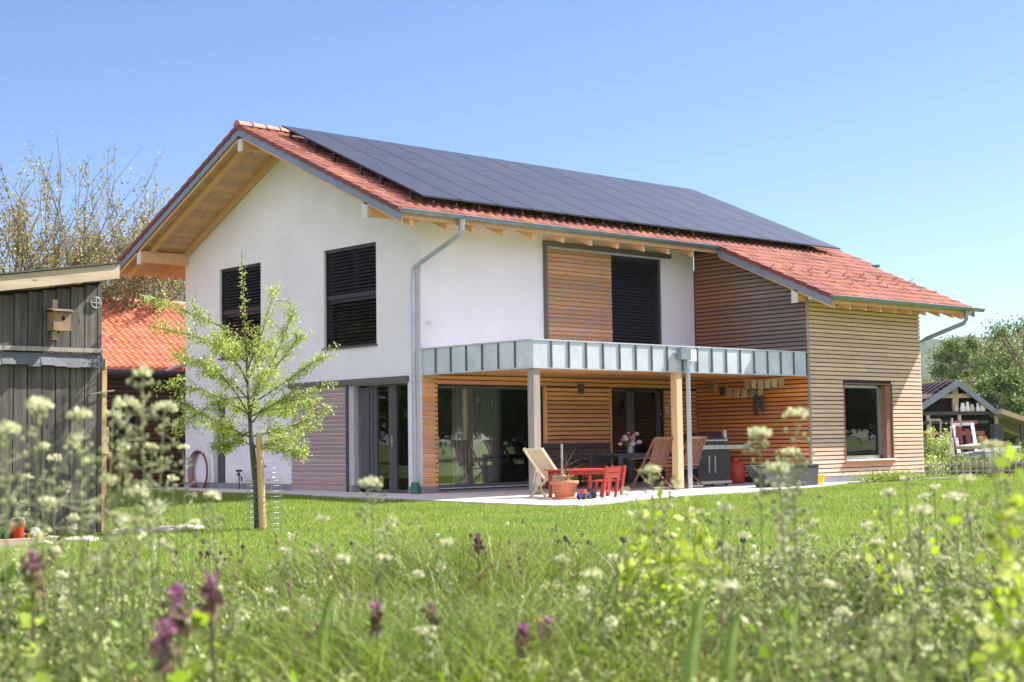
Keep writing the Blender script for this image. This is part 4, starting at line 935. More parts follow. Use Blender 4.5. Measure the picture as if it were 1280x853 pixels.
# ------------------------------------------------------------ barn and garden on the right
def bpt(px, py, s): return at(px, py, s)
sB = 62; U = Vector((math.cos(YAW-.12), -math.sin(YAW-.12), 0)); Fv = Vector((-U.y, U.x, 0))   # barn axes
ap = at(1197, 475, sB); barn = empty('barn', (ap.x, ap.y, 0), 'old open barn with dark tiled roof and grey gable boards behind the garden fence', 'barn')
k = sB/FPX
def BP(dx, z, d=0): return Vector((ap.x, ap.y, 0))+U*dx+Fv*d+Vector((0, 0, z))
za = ap.z; zl = at(1140, 514, sB).z; zr_ = at(1248, 516, sB).z; xl, xr = -60*k, 52*k
for (xa, zza, xb, zzb) in ((0, za, xl-.4, zl-.25), (0, za, xr, zr_)):
    MB().prism([BP(xa, zza-.26), BP(xa, zza), BP(xb, zzb), BP(xb, zzb-.26)], -Fv*.1).build('barge_board', 'verge', barn)
b = MB()
n_r = 12
for i in range(n_r):
    u0, u1 = i/n_r, (i+1)/n_r
    for j in range(26):
        d0, d1 = j*.3, j*.3+.3
        for (xa, za2, xb, zb2) in ((0, za, xl-.4, zl-.25),):
            h = .05 if j % 2 else .0
            b.face([BP(xa+(xb-xa)*u0, za2+(zb2-za2)*u0+h-.02, d0), BP(xa+(xb-xa)*u1, za2+(zb2-za2)*u1+h+.03, d0), BP(xa+(xb-xa)*u1, za2+(zb2-za2)*u1+h+.03, d1), BP(xa+(xb-xa)*u0, za2+(zb2-za2)*u0+h-.02, d1)])
b.build('roof', 'tile_brown', barn)
MB().prism([BP(0, za-.02), BP(xr, zr_-.02), BP(xr, zr_-.12), BP(0, za-.14)], Fv*7.8).build('roof_slope', 'tile_brown', barn)
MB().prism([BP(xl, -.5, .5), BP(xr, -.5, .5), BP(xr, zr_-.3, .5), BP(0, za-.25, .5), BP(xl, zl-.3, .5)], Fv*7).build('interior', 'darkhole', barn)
def bbar(x0, x1, z0, z1, d, name, mat, parent=barn, t=.12):
    return MB().prism([BP(x0, z0, d), BP(x1, z0, d), BP(x1, z1, d), BP(x0, z1, d)], Fv*t).build(name, mat, parent)
bbar(xl+.3, 1.0, 1.98+.55, 2.7, .2, 'tie_beam', 'fascia'); bbar(xl, xr, 1.85, 1.99, .1, 'shelf_beam', 'darkteak'); bbar(xl, xr-.5, 1.5, 1.62, .0, 'lower_beam', 'planter'); bbar(xl, 1.1, 1.05, 1.2, .1, 'lintel', 'brick')
for x in (-1.3, .0, 1.55): bbar(x, x+.12, -.3, 1.85, .05, 'post', 'fascia')
bbar(-.12, .12, 2.0, 3.2, .25, 'king_post', 'fascia')
for i, x in enumerate((-.05, .22, .42, .6, .85, 1.05)):
    q = BP(x, 1.99, .1); r_ = .09+.03*(i % 2); tag(MB().lathe(q, [(r_*.8, 0), (r_, .1), (r_*.6, .2+.05*(i % 3)), (r_*.65, .28+.05*(i % 3))], 10).build('storage_jar', 'white' if i % 3 else 'stone'), ('squat pale jar left of the barn king post', 'white jar just right of the barn king post', 'second white jar right of the barn king post', 'stone coloured jar in the middle of the barn beam', 'white jar second from the right on the barn beam', 'rightmost white jar on the barn beam')[i], 'jar', 'pale jars under the barn gable')
car = empty('lean_to', tuple(BP(xr+2, 0, 0)), 'open lean-to shelter with pale sloping roof edge at the right of the barn', 'shelter')
MB().prism([BP(xr-.2, zr_-.05, -.6), BP(xr+3.6, zr_-1.35, -.6), BP(xr+3.6, zr_-1.15, -.6), BP(xr-.2, zr_+.15, -.6)], Fv*4).build('roof', 'fascia', car)
for x in (.6, 1.35, 3.2): MB().prism([BP(xr+x, -.3, -.5), BP(xr+x+.12, -.3, -.5), BP(xr+x+.12, zr_-.3-x*.33, -.5), BP(xr+x, zr_-.3-x*.33, -.5)], Fv*.12).build('post', 'darkteak', car)
MB().bar(BP(xr+.1, 1.4, -.4), BP(xr+1.0, .9, -.4), .08, .1).bar(BP(xr+1.0, 1.5, -.4), BP(xr+1.4, .8, -.4), .08, .1).build('brace', 'darkteak', car)
MB().prism([BP(xr+.7, 0, 1.5), BP(xr+1.3, 0, 1.5), BP(xr+1.3, .9, 1.5), BP(xr+.7, .9, 1.5)], Fv*.1).build('back_panel', 'planter', car)
def gp(px, py, s): return at(px, py, s)
def frame_thing(name, corners, s, w, mat, label, cat):
    r = empty(name, tuple(gp(corners[0][0], 590, s)), label, cat); b = MB(); P = [gp(x, y, s+d) for x, y, d in corners]
    for a, c in zip(P, P[1:]+P[:1]): b.bar(a, c, w, w)
    b.build('frame', mat, r); return r
f = frame_thing('leaning_door_frame', [(1192, 531, 0), (1215, 530, 0), (1221, 566, -1), (1199, 568, -1)], 52, .1, 'white', 'white empty frame leaning beside the dark red cloth in the garden', 'frame')
f = frame_thing('trellis', [(1163, 525, 0), (1176, 525, 0), (1176, 572, 0), (1163, 572, 0)], 51, .07, 'post_grey', 'grey timber trellis frame at the left of the garden clutter', 'trellis')
r = empty('hanging_cloth', tuple(gp(1202, 590, 51.5)), 'dark red cloth hanging in front of the barn', 'cloth')
for (x0, x1, y0, y1, sl) in ((1195, 1203, 534, 572, 0), (1206, 1212, 536, 566, 5)):
    MB().prism([gp(x0, y0, 51.5), gp(x1, y0, 51.5), gp(x1+sl, y1, 51.5), gp(x0+sl, y1, 51.5)], Fv*.04).build('fabric', 'hose', r)
r = tag(MB().prism([gp(1180, 556, 51), gp(1192, 548, 51), gp(1194, 573, 51), gp(1184, 575, 51)], Fv*.1).build('chipboard_panel', 'canvas'), 'pale board leaning behind the garden plants', 'board')
# upturned trough
r = empty('garden_cart', tuple(gp(1240, 590, 47)), 'pale covered garden cart in front of the barn', 'cart')
MB().prism([gp(1217, 571, 47), gp(1236, 566, 47), gp(1253, 560, 47), gp(1262, 572, 47), gp(1255, 577, 47), gp(1240, 578, 47), gp(1230, 568, 47), gp(1218, 577, 47)], Fv*1.2).build('hood', 'lightframe', r)
MB().prism([gp(1216, 558, 47), gp(1240, 554, 47), gp(1246, 558, 47), gp(1217, 562, 47)], Fv*1.3).build('lid', 'post_grey', r)
MB().prism([gp(1238, 572, 46.8), gp(1252, 571, 46.8), gp(1254, 593, 46.8), gp(1240, 593, 46.8)], Fv*.6).build('tub', 'lightframe', r)
# fence
q0 = Vector((14.6, -2.6, 0)); d = Vector((math.cos(-YAW-.02), math.sin(-YAW-.02), 0))
fn = empty('picket_fence', tuple(q0), 'low weathered picket fence in front of the overgrown garden', 'fence')
for i in range(32):
    q = q0+d*i*.17; h = .34+.14*random.random(); MB().bar(q+Vector((0, 0, -.1)), q+Vector((random.uniform(-.03, .03), 0, h)), .035, .025).build('picket', 'post_grey', fn)
b = MB(); b.bar(q0+Vector((0, .04, .30)), q0+d*5.4+Vector((0, .04, .30)), .02, .03).bar(q0+Vector((0, .04, .12)), q0+d*5.4+Vector((0, .04, .12)), .03, .05); b.build('rail', 'post_grey', fn)
# stored things in front of the barn: crates, buckets, a ladder, planks
def rbox(name, px, pz0, pz1, wpx, s, mat, label, cat, dd=.4, tilt=0):
    a = at(px, 560, s); k2 = s/FPX; z0 = at(px, pz0, s).z; z1 = at(px, pz1, s).z; w = wpx*k2; b = MB()
    b.prism([Vector((a.x, a.y, z0)), Vector((a.x, a.y, z0))+U*w, Vector((a.x, a.y, z1))+U*(w+tilt), Vector((a.x, a.y, z1))+U*tilt], Fv*dd)
    for q in (.3, .62): zz_ = z0+(z1-z0)*q; b.prism([Vector((a.x, a.y, zz_))-Fv*.02-U*.01, Vector((a.x, a.y, zz_))-Fv*.02+U*(w+.01), Vector((a.x, a.y, zz_+.05))-Fv*.02+U*(w+.01), Vector((a.x, a.y, zz_+.05))-Fv*.02-U*.01], Fv*.015)
    return tag(b.build(name, mat), label, cat)
rbox('crate', 1157, 585, 566, 9, 54, 'darkteak', 'dark crate at the left of the garden clutter', 'crate')
rbox('crate', 1180, 556, 543, 10, 56, 'lightframe', 'pale grey crate under the barn lintel', 'crate')
rbox('crate', 1222, 560, 551, 14, 56, 'fascia', 'wooden crate on the bench right of the white frame', 'crate')
rbox('workbench', 1216, 585, 560, 20, 57, 'darkteak', 'dark workbench under the barn lean-to', 'bench')
rbox('barrel', 1228, 557, 545, 6, 55.5, 'terracotta', 'small terracotta coloured tub on the workbench', 'tub')
rbox('roof_tile_stack', 1196, 531, 526, 26, 59, 'brick', 'row of red roof tiles stored under the barn beam', 'tiles')
rbox('crate', 1248, 568, 552, 10, 53, 'terracotta', 'reddish box below the lean-to', 'box')
rbox('crate', 1262, 566, 558, 14, 52, 'white', 'white tray among the plants at the right edge', 'tray')
rbox('water_butt', 1244, 560, 530, 10, 60, 'planter', 'dark tall container inside the lean-to', 'container')
for i_, (xa_, xb_) in enumerate(((1185, 1190), (1204, 1201))):
    tag(MB().bar(at(xa_, 580, 50.5+i_), at(xb_, 523, 51+i_), .05, .05).build('bean_pole', 'post_grey'), ('grey pole standing left of the white frame', 'grey pole standing in front of the dark red cloth')[i_], 'pole')
# raised bed behind the fence, garden plants
def bush(name, loc, rad, H, label, mat, seed, n=900, leaf=.08, cat='bush', group='bushes in the fenced garden'):
    g2 = np.random.default_rng(seed); root = empty(name, tuple(loc), label, cat, group); b = MB(); P = []
    for i in range(12):
        e = Vector((g2.normal()*rad*.5, g2.normal()*rad*.5, H*g2.uniform(.5, 1))); b.tube([loc, loc+e*.5+Vector((0, 0, .05)), loc+e], [.015, .01, .005], 4)
        k = n//12; u = g2.uniform(.25, 1.05, (k, 1)); P.append(np.array(e)*u+g2.normal(size=(k, 3))*rad*.16*np.array([1, 1, .9]))
    b.build('stems', 'stemm', root); V, F = leafmesh(np.concatenate(P), leaf, 1.6, .1); npmesh('leaves', V, [F], mat, parent=root); return root
for i, (px, s_, rd, H, mm) in enumerate(((1166, 43, .5, 1.15, 'weed'), (1172, 44.5, .35, 1.35, 'treeleaf'), (1185, 42.5, .6, .5, 'weed'), (1200, 43, .6, .45, 'olive'), (1212, 44, .5, .42, 'farleaf'), (1228, 43, .5, .28, 'olive'),
        (1160, 41.5, .4, .5, 'treeleaf'), (1265, 46, .6, .55, 'treeleaf'), (1278, 47, .7, .6, 'farleaf'), (1250, 52, .6, .65, 'farleaf'), (1192, 46, .5, .5, 'farleaf'), (1270, 55, .8, .7, 'weed'))):
    q = on_ground(px, s_)
    bush('garden_bush', Vector((q.x, q.y, -.05)), rd, H, ('leafy bush behind the picket fence near picture column %d' % px) if 0 else ['tall leafy bush beside the timber wall corner', 'thin tall bush climbing by the trellis', 'low bush in front of the leaning board', 'olive bush under the dark red cloth', 'green bush left of the garden cart', 'low olive plants in front of the garden cart',
        'small bright bush at the fence start', 'bright green bush right of the garden cart', 'dark bush near the right edge behind the fence', 'bush between the cart and the barn lean-to', 'dark bush between board and cloth', 'tall bush before the lean-to posts'][i], mm, 200+i, 1100, .085)
tag(MB().prism([on_ground(1262, 43), on_ground(1300, 43), on_ground(1300, 43)+Vector((0, 0, .32)), on_ground(1262, 43)+Vector((0, 0, .32))], Fv*1.2).build('raised_bed', 'darkteak'), 'dark timber raised bed at the right end of the fence', 'raised bed')
for i, (px, s_) in enumerate(((1238, 44), (1246, 44.4), (1257, 44.2))):
    q = on_ground(px, s_); tag(MB().lathe(q, [(.13, 0), (.17, .3), (.19, .3), (.15, .28)], 10).build('garden_pot', ('white', 'lightframe', 'grn')[i]), ('white pot standing behind the picket fence', 'pale grey pot behind the picket fence', 'dark green pot behind the picket fence')[i], 'plant pot')
# plants at the foot of the bay
V, F = [], []
P = []; 
for i in range(2300):
    x = random.choice((random.gauss(10.6, .45), random.gauss(11.4, .35), random.uniform(9.9, 13.6))); P.append((x, -3.98+random.gauss(0, .12), abs(random.gauss(0, .09 if x < 12 else .05))))
V, F = leafmesh(np.array(P), .075, 3, -.9); tag(npmesh('ground_cover', V, [F], 'grass'), 'low green plants growing along the foot of the timber bay', 'ground cover', kind='stuff')

# ------------------------------------------------------------ lawn grass and meadow
def inpoly(x, y, poly):
    c = np.zeros(x.shape, bool); n = len(poly)
    for i in range(n):
        (x1, y1), (x2, y2) = poly[i], poly[(i+1) % n]
        if y1 == y2: continue
        c ^= ((y1 > y) != (y2 > y)) & (x < (x2-x1)*(y-y1)/(y2-y1)+x1)
    return c
def scatter(n, s0, s1, p=1.0, px0=-260, px1=1540):
    s_ = s0+(s1-s0)*rng.random(n)**p; px = rng.uniform(px0, px1, n)
    ang = YAW+np.arctan((px-CX)/FPX); x = CAM.x+s_*np.sin(ang); y = CAM.y+s_*np.cos(ang)
    bad = inpoly(x, y, pat) | ((x > -.1) & (y > -.1)) | ((x > 8.6) & (y > -3.95) & (x < 14)) | ((x < -10.44) & (y > ys))
    return x[~bad], y[~bad], s_[~bad]
def blades(x, y, h, w, lean):
    n = len(x); a = rng.uniform(0, 6.283, n); d = np.stack([np.cos(a), np.sin(a)], 1)*w[:, None]/2
    l = rng.normal(size=(n, 2))*lean[:, None]*h[:, None]; z = gz(x, y)
    V = np.empty((n, 3, 3)); V[:, 0, 0] = x-d[:, 0]; V[:, 0, 1] = y-d[:, 1]; V[:, 0, 2] = z-.01; V[:, 1, 0] = x+d[:, 0]; V[:, 1, 1] = y+d[:, 1]; V[:, 1, 2] = z-.01
    V[:, 2, 0] = x+l[:, 0]; V[:, 2, 1] = y+l[:, 1]; V[:, 2, 2] = z+h
    return V.reshape(-1, 3), np.arange(n*3).reshape(n, 3)
def blades2(x, y, h, w, lean):
    n = len(x); a = rng.uniform(0, 6.283, n); d = np.stack([np.cos(a), np.sin(a)], 1)*w[:, None]/2
    l = rng.normal(size=(n, 2))*lean[:, None]*h[:, None]; z = gz(x, y); V = np.empty((n, 7, 3))
    for j, (t, ww, hh) in enumerate(((0, 1, 0), (.4, .85, .48), (.75, .55, .82))):
        for k, sg in enumerate((-1, 1)):
            V[:, j*2+k, 0] = x+sg*d[:, 0]*ww+l[:, 0]*t*t; V[:, j*2+k, 1] = y+sg*d[:, 1]*ww+l[:, 1]*t*t; V[:, j*2+k, 2] = z-.01+h*hh
    V[:, 6, 0] = x+l[:, 0]; V[:, 6, 1] = y+l[:, 1]; V[:, 6, 2] = z+h*.97
    b = (np.arange(n)*7)[:, None]
    return V.reshape(-1, 3), [np.concatenate([b+np.array([[0, 1, 3, 2]]), b+np.array([[2, 3, 5, 4]])]), b+np.array([[4, 5, 6]])]
x, y, s_ = scatter(620000, 8.5, 46, 1.0)
V, F = blades(x, y, (.034+.018*rng.random(len(x)))*np.where(s_ > 16, 1, 1.15), .0045*s_/10+.004, np.full(len(x), .55)); tag(npmesh('lawn_grass', V, [F], 'grass'), 'short mown green lawn grass around the house', 'grass', kind='stuff')
x, y, s_ = scatter(190000, 2.2, 12.3, .85); n_ = np.sin(x*2.1+1)*np.cos(y*1.7)*.5+.5
h = (.04+.19*np.clip((11.5-s_)/5, 0, 1))*(.55+.8*n_)*rng.uniform(.6, 1.3, len(x))
V, F = blades2(x, y, h, .0035+.0005*s_, np.full(len(x), .6)); tag(npmesh('meadow_grass', V, F, 'mgrass'), 'longer unmown meadow grass in the foreground', 'grass', kind='stuff')
# low leafy weeds
x, y, s_ = scatter(11000, 1.75, 6.4, .8); LP, LD, PP, SP = [], [], [], []
V3 = []; zz = gz(x, y)
for i in range(len(x)):
    side_ = abs(math.atan2(x[i]-CAM.x, y[i]-CAM.y)-YAW+.06)/.3; H = random.uniform(.10, .34)*(1.0 if s_[i] < 4 else .65)*(.72+.38*min(1, side_)); lx, ly = random.gauss(0, .25)*H, random.gauss(0, .25)*H
    k = 30
    for j in range(k):
        t = random.random()**.8; LP.append((x[i]+lx*t+random.gauss(0, .03), y[i]+ly*t+random.gauss(0, .03), zz[i]+H*t))
    if random.random() < .24:
        for j in range(14): PP.append((x[i]+lx+random.gauss(0, .009), y[i]+ly+random.gauss(0, .009), zz[i]+H*1.08+random.gauss(0, .006)))
        for j in range(9): t = random.uniform(.6, 1.05); PP.append((x[i]+lx*t+random.gauss(0, .016), y[i]+ly*t+random.gauss(0, .016), zz[i]+H*t))
    V3.append((x[i], y[i], H, lx, ly, zz[i]))
V, F = leafmesh(np.array(LP), .021, 1.9, -.2); tag(npmesh('meadow_weeds', V, [F], 'weed'), 'low leafy meadow weeds in the foreground', 'weeds', kind='stuff')
V, F = leafmesh(np.array(PP), .010, 1.2, -.2); tag(npmesh('meadow_flower_specks', V, [F], 'budm'), 'tiny whitish flower specks over the foreground weeds', 'weed flowers', kind='stuff')
a = np.array(V3); n = len(a); w = .0016
V = np.empty((n, 4, 3)); 
for j, (sx, t) in enumerate(((-1, 0), (1, 0), (1, 1), (-1, 1))):
    V[:, j, 0] = a[:, 0]+sx*w+a[:, 3]*t; V[:, j, 1] = a[:, 1]-sx*w+a[:, 4]*t; V[:, j, 2] = a[:, 5]+a[:, 2]*t
tag(npmesh('meadow_stems', V.reshape(-1, 3), [np.arange(n*4).reshape(n, 4)], 'stemm'), 'thin stems of the foreground weeds', 'weed stems', kind='stuff')
# single flowering stems
dry = MB(); x, y, s_ = scatter(260, 1.9, 8.5, .8)
for i in range(len(x)):
    z0 = float(gz(x[i], y[i])); h = random.uniform(.15, .42); lx, ly = random.gauss(0, .3)*h, random.gauss(0, .3)*h
    dry.tube([(x[i], y[i], z0), (x[i]+lx*.35, y[i]+ly*.35, z0+h*.6), (x[i]+lx, y[i]+ly, z0+h)], [.0016, .0012, .0007], 4)
    for j in range(5):
        t = random.uniform(.6, 1); dry.ball((x[i]+lx*t*t, y[i]+ly*t*t, z0+h*t), random.uniform(.003, .006), 5, 1.8)
tag(dry.build('dry_stalks', 'drystalk'), 'thin dry brown stalks scattered in the meadow', 'dry stalks', kind='stuff')
RH = Vector((math.cos(YAW), -math.sin(YAW), 0))
def wildflower(px, py, s, label, group=None, off=None, pods=16, hd=.014, rich=1, name='wildflower', leaves=8, lmat='weed'):
    hd *= random.uniform(.75, 1.25)
    tip = at(px, py, s); dx = (random.uniform(-.1, .1) if off is None else off)*s/2.6
    bs = tip+RH*dx+Vector((random.uniform(-.05, .05), random.uniform(-.05, .05), 0)); bs.z = float(gz(bs.x, bs.y))-.01
    root = empty(name, tuple(bs), label, 'wildflower', group); pts = []
    c1 = bs.lerp(tip, .55)-RH*dx*.45
    for i in range(9): u = i/8; pts.append(bs*(1-u)**2+c1*2*u*(1-u)+tip*u*u)
    st = MB().tube(pts, [.0024-.0012*i/8 for i in range(9)], 5, cap=False); P = []; PO = []; sp_ = MB().tube(pts[5:], .0013, 4, cap=False)
    nfl = int(70*rich)
    for i in range(nfl):
        v = Vector((rng.normal(), rng.normal(), rng.normal())).normalized(); P.append(tip+Vector((v.x*hd, v.y*hd, abs(v.z)*hd*.6)))
    for i in range(int(pods*rich)):
        u = random.uniform(.72, .99); q = bs*(1-u)**2+c1*2*u*(1-u)+tip*u*u; v = Vector((rng.normal(), rng.normal(), rng.normal()*.3+.35)).normalized()*random.uniform(.014, .03)*(1.5-u)*2
        sp_.tube([q, q+v], .0007, 3, cap=False).ball(q+v, random.uniform(.0025, .0042), 5, 1.3)
    for k in range(random.choice((0, 1, 1, 2))):       # side branch with its own small head
        u = random.uniform(.55, .8); q = bs*(1-u)**2+c1*2*u*(1-u)+tip*u*u; e = q+RH*random.uniform(-.06, .06)+Vector((0, 0, random.uniform(.05, .12)))
        st.tube([q, q.lerp(e, .5)+(e-q).cross(Vector((0, 0, 1)))*.1, e], .001, 4, cap=False)
        PO.append((q, e))
    st.build('stem', 'stemm', root); o = np.array(tuple(bs))
    V, F = leafmesh(np.array([tuple(q) for q in P])-o, .0075, 1.1, -.3); npmesh('flower_head', V, [F], 'pale', parent=root)
    sp_.build('seed_pods', 'seedm', root)
    for q, e in PO:
        V, F = leafmesh(np.array([tuple(e+Vector((rng.normal(), rng.normal(), rng.normal())).normalized()*hd*.6) for _ in range(26)]+[tuple(q.lerp(e, random.uniform(.4, 1))+Vector((rng.normal(), rng.normal(), rng.normal()))*.006) for _ in range(24)])-o, .0055, 1.1, -.3); npmesh('flower_head', V, [F], 'pale', parent=root)
    L_ = []
    for i in range(leaves*3):
        u = random.uniform(.05, .7); L_.append(tuple(bs*(1-u)**2+c1*2*u*(1-u)+tip*u*u))
    V, F = leafmesh(np.array(L_)-o, .03, 3.2, -.3); npmesh('leaves', V, [F], lmat, parent=root)
    return root
GW = 'thin weed stems with whitish flower heads in the foreground'
big = [(178, 468, 2.5, .15, 'tallest pale flowering stem, leaning left before the dark garage'), (158, 508, 2.4, .14, 'pale flowering stem just left of and below the tallest one, before the garage'),
 (206, 512, 2.7, .06, 'upright pale flower stem right of the tallest one, before the garage cladding'), (48, 508, 2.3, .0, 'pale flower stem before the second shed board from the left'),
 (100, 522, 2.3, .01, 'broad pale flower head before the middle of the shed'), (8, 540, 2.2, .02, 'blurred pale flower head at the left picture edge'), (265, 622, 3.0, .02, 'pale umbel against the lawn left of the young tree'),
 (172, 618, 2.4, .05, 'large pale flower head right of the shed corner'), (463, 606, 2.6, -.02, 'pale flower stem before the glass patio door'),
 (995, 520, 2.7, .02, 'tall podded flower stem before the orange timber wall'), (950, 545, 2.6, .02, 'podded flower stem left of the tallest one by the slate planter'),
 (988, 568, 2.9, .01, 'second flower head low beside the tall podded stem'), (815, 590, 2.9, .02, 'pale flower head before the folding chair'), (973, 588, 2.5, -.01, 'low pale flower stem before the slate planter'),
 (1240, 560, 2.4, .03, 'blurred pale flower before the garden cart'), (1192, 625, 2.9, .02, 'pale flower head against the lawn below the picket fence')]
for px, py, s, off, lb in big:
    wildflower(px, py, s, lb, GW, off, 26, .016, 1.5 if py < 600 else 1.1)
gen = [(70, 575), (108, 578), (155, 562), (192, 560), (216, 600), (35, 598), (132, 602), (20, 640), (60, 630), (245, 655), (405, 650), (440, 672), (430, 700), (395, 690), (355, 690), (385, 664), (1110, 618), (1155, 622), (1215, 648), (1045, 640), (1015, 672),
 (1000, 690), (873, 640), (836, 672), (905, 636), (1148, 640), (1150, 664), (1200, 668), (1100, 680), (1070, 700), (1180, 700), (890, 660), (910, 690), (960, 700), (930, 670), (845, 690), (700, 700), (560, 680), (520, 720), (300, 720), (270, 740), (120, 700),
 (80, 720), (1230, 700), (1260, 660), (1225, 740), (1130, 720), (1040, 730), (740, 720), (770, 700), (30, 760), (100, 780), (340, 740), (420, 770), (480, 700), (610, 720), (1175, 760), (1100, 790), (980, 650), (1020, 655), (1080, 660), (1170, 610), (1130, 600), (230, 690), (150, 650), (90, 650), (70, 690), (190, 700), (50, 560), (140, 520), (230, 560), (85, 600), (1205, 600)]
for k in range(16): gen.append((random.uniform(-60, 1340), random.uniform(720, 810)))
gen = [q for i, q in enumerate(gen) if i % 4 != 3 or q[1] < 600]
for px, py in gen:
    wildflower(px+random.uniform(-3, 3), py, random.uniform(2.3, 4.2), 'thin whitish flowering weed stem rising from the blurred foreground meadow', GW, None, 12, .012, .8, leaves=5)
def leafy_spire(px, py, s, label, mat='yellow', n=220, spread=.02):
    tip = at(px, py, s); bs = tip.copy(); bs.z = float(gz(bs.x, bs.y)); bs += RH*.02; root = empty('leafy_weed', tuple(bs), label, 'weed')
    MB().tube([bs, bs.lerp(tip, .5)+RH*.01, tip], [.003, .0025, .001], 5).build('stem', 'stemm', root); H = (tip-bs).length
    P = np.array([tuple(bs.lerp(tip, random.uniform(.1, 1)**.8)+Vector((rng.normal(), rng.normal(), rng.normal()))*spread) for _ in range(n)])-np.array(tuple(bs))
    V, F = leafmesh(P, .022, 1.5, -.2); npmesh('leaves', V, [F], mat, parent=root)
leafy_spire(1257, 598, 1.9, 'tall yellow green leafy weed at the right edge of the foreground', 'brightweed', 200)
leafy_spire(1275, 700, 1.8, 'yellow green leafy weed at the lower right corner', 'brightweed', 200)
leafy_spire(832, 648, 3.0, 'bright green leafy weed clump standing right of centre', 'brightweed', 420, .045)
leafy_spire(860, 690, 3.1, 'bright green leafy weed right beside the central clump', 'brightweed', 300, .04)
leafy_spire(800, 700, 2.9, 'bright green leafy weed left beside the central clump', 'brightweed', 300, .04)
leafy_spire(1120, 665, 3.0, 'yellow tipped leafy weed before the right lawn', 'brightweed', 160, .03)
def deadnettle(px, py, s, label, r=.014):
    tip = at(px, py, s); bs = tip.copy(); bs.z = float(gz(bs.x, bs.y)); root = empty('purple_flower', tuple(bs), label, 'wildflower', 'purple deadnettles in the foreground'); o = np.array(tuple(bs))
    MB().tube([bs, bs.lerp(tip, .5)+RH*.006, tip], .0025, 5).build('stem', 'maroon', root); H = tip.z-bs.z
    def cl(n, z0, z1, rr): return np.array([(tip.x+rng.normal()*rr, tip.y+rng.normal()*rr, tip.z-random.uniform(z0, z1)) for _ in range(n)])-o
    V, F = leafmesh(cl(60, -.004, .022, r*.55), .009, 1.4, -.2); npmesh('petals', V, [F], 'purple', parent=root)
    V, F = leafmesh(cl(46, .012, .045, r*.6), .017, 1.4, .3); npmesh('bracts', V, [F], 'maroon', parent=root)
    V, F = leafmesh(cl(26, .05, max(.08, H*.8), r*1.1), .028, 1.3, .2); npmesh('leaves', V, [F], 'brightweed', parent=root)
for px, py, s, lb in ((222, 738, 1.9, 'purple deadnettle, the left of the two tall ones at lower left'), (263, 722, 2.0, 'purple deadnettle, the right of the two tall ones at lower left'), (205, 783, 1.8, 'pink purple deadnettle lowest at lower left'),
    (40, 693, 2.2, 'blurred purple flower before the toy tractors'), (597, 668, 4.0, 'small pink flower on a long brown stem near picture centre'), (470, 757, 2.6, 'dusky pink flower cluster below the patio door'), 
    (540, 757, 2.8, 'pale purple flower right of the dusky pink cluster'), (652, 782, 2.5, 'magenta flower right of centre low'), (684, 776, 2.7, 'mauve flower right beside the magenta one'), 
    (1050, 815, 2.6, 'dull purple flower at lower right')):
    deadnettle(px, py, s, lb, .0085 if s < 2.3 else .0048)
for px, py, qx, qy, s, lb in ((885, 728, 850, 860, 2.1, 'broad blue green grass blade arching at lower right of centre'), (925, 760, 905, 870, 2.2, 'second broad grass blade right of the arching one'), (998, 745, 990, 850, 2.4, 'short broad pale grass blade right of the arching pair'), (775, 712, 742, 800, 3.2, 'dark grass blade left of the bright weed clump'), (415, 740, 398, 850, 2.6, 'narrow broadleaf blade left of centre')):
    A, B_ = at(qx, qy, s), at(px, py, s); B0 = A.copy(); B0.z = float(gz(A.x, A.y))-.02; mb = MB(); prev = None
    for i in range(9):
        u = i/8; q = B0*(1-u)**2+(A.lerp(B_, .55)-RH*.02)*2*u*(1-u)+B_*u*u; w = .011*math.sin(math.pi*min(1, .25+u*.75))**.7+.0005
        cur = (q-RH*w, q+Vector((FV.x, FV.y, 0))*.004-Vector((0, 0, .002)), q+RH*w)
        if prev: mb.face([prev[0], prev[1], cur[1], cur[0]]); mb.face([prev[1], prev[2], cur[2], cur[1]])
        prev = cur
    tag(mb.build('grass_blade', 'bladem', smooth=True), lb, 'grass blade')
ORD = 'leftmost second third fourth fifth sixth seventh eighth ninth tenth eleventh rightmost'.split()
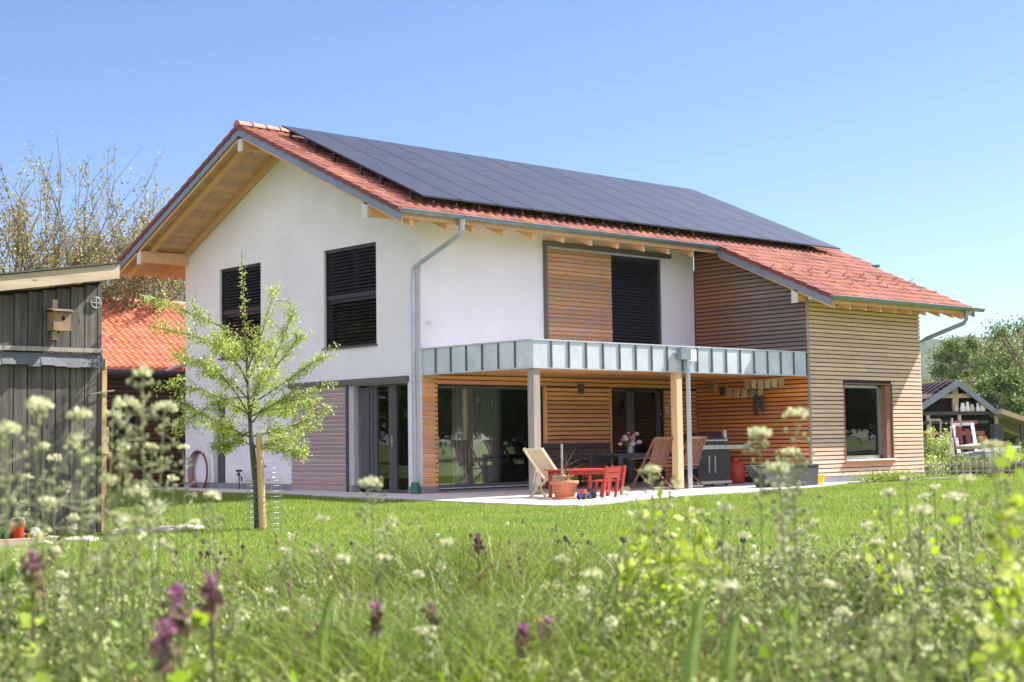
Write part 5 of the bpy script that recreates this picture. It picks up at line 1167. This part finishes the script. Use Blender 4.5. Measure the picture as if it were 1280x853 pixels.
for i, (px, py) in enumerate(sorted(((361, 668), (547, 669), (634, 655), (491, 729), (643, 683), (656, 702), (760, 695), (795, 697), (1183, 694), (942, 684), (946, 693), (1066, 686)))):
    tip = at(px, py, 12.5 if py < 690 else 9.5); k = 0
    s_ = 12.5
    while tip.z < gz(tip.x, tip.y)+.05: s_ -= .4; tip = at(px, py, s_)
    s_ = (tip-CAM).length
    if tip.z > gz(tip.x, tip.y)+.16:
        while tip.z > gz(tip.x, tip.y)+.14 and s_ < 17: s_ += .25; tip = at(px, py, s_)
    bs = Vector((tip.x, tip.y, float(gz(tip.x, tip.y)))); r = empty('dandelion_clock', tuple(bs), ORD[i]+' white dandelion clock, counted from the left, on the lawn', 'dandelion', 'white dandelion clocks on the lawn')
    MB().tube([bs, tip], .003, 5).build('stem', 'stemm', r); MB().ball(tip, .021, 12).build('seed_head', 'fluff', r, True)
pl = None
for i in range(56):
    cxp, cyp, w_, h_ = random.choice(((570, 705, 40, 10), (700, 665, 90, 14), (720, 690, 80, 16), (1110, 690, 40, 8), (620, 680, 60, 12), (270, 695, 30, 8), (480, 690, 100, 14), (850, 690, 90, 12)))
    px = random.gauss(cxp, w_*.6); q = on_ground(px, random.uniform(8.5, 13.5)); h = random.uniform(.17, .30)
    if pl is None:
        pl = empty('plantain', (0, 0, 0), 'thin stalk with a small dark plantain head in the long grass', 'plantain', 'dark plantain heads where lawn meets meadow')
        MB().tube([(0, 0, 0), (.01, 0, .5), (.0, 0, .9)], .006, 4).build('stem', 'stemm', pl); MB().lathe((0, 0, .88), [(.004, 0), (.016, .03), (.014, .1), (.003, .14)], 7).build('seed_head', 'plantain', pl); o = pl
    else: o = copy_tree(pl)
    o.location = q; o.scale = (h*4.2, h*4.2, h); o.rotation_euler = (random.gauss(0, .12), random.gauss(0, .12), random.uniform(0, 6))

# ------------------------------------------------------------ air
hz = MB().box(-90, 900, -130, 900, -3, 60).build('haze', bpy.data.materials.new('haze')); tag(hz, kind='stuff', label='thin pale haze in the distance', cat='haze')
hm = hz.data.materials[0]; hm.use_nodes = True; hn = hm.node_tree.nodes; hn.remove(hn['Principled BSDF']); pv = hn.new('ShaderNodeVolumePrincipled')
pv.inputs['Density'].default_value = .00008; pv.inputs['Color'].default_value = (.93, .96, 1, 1); pv.inputs['Anisotropy'].default_value = .3
hm.node_tree.links.new(pv.outputs[0], hn['Material Output'].inputs['Volume'])
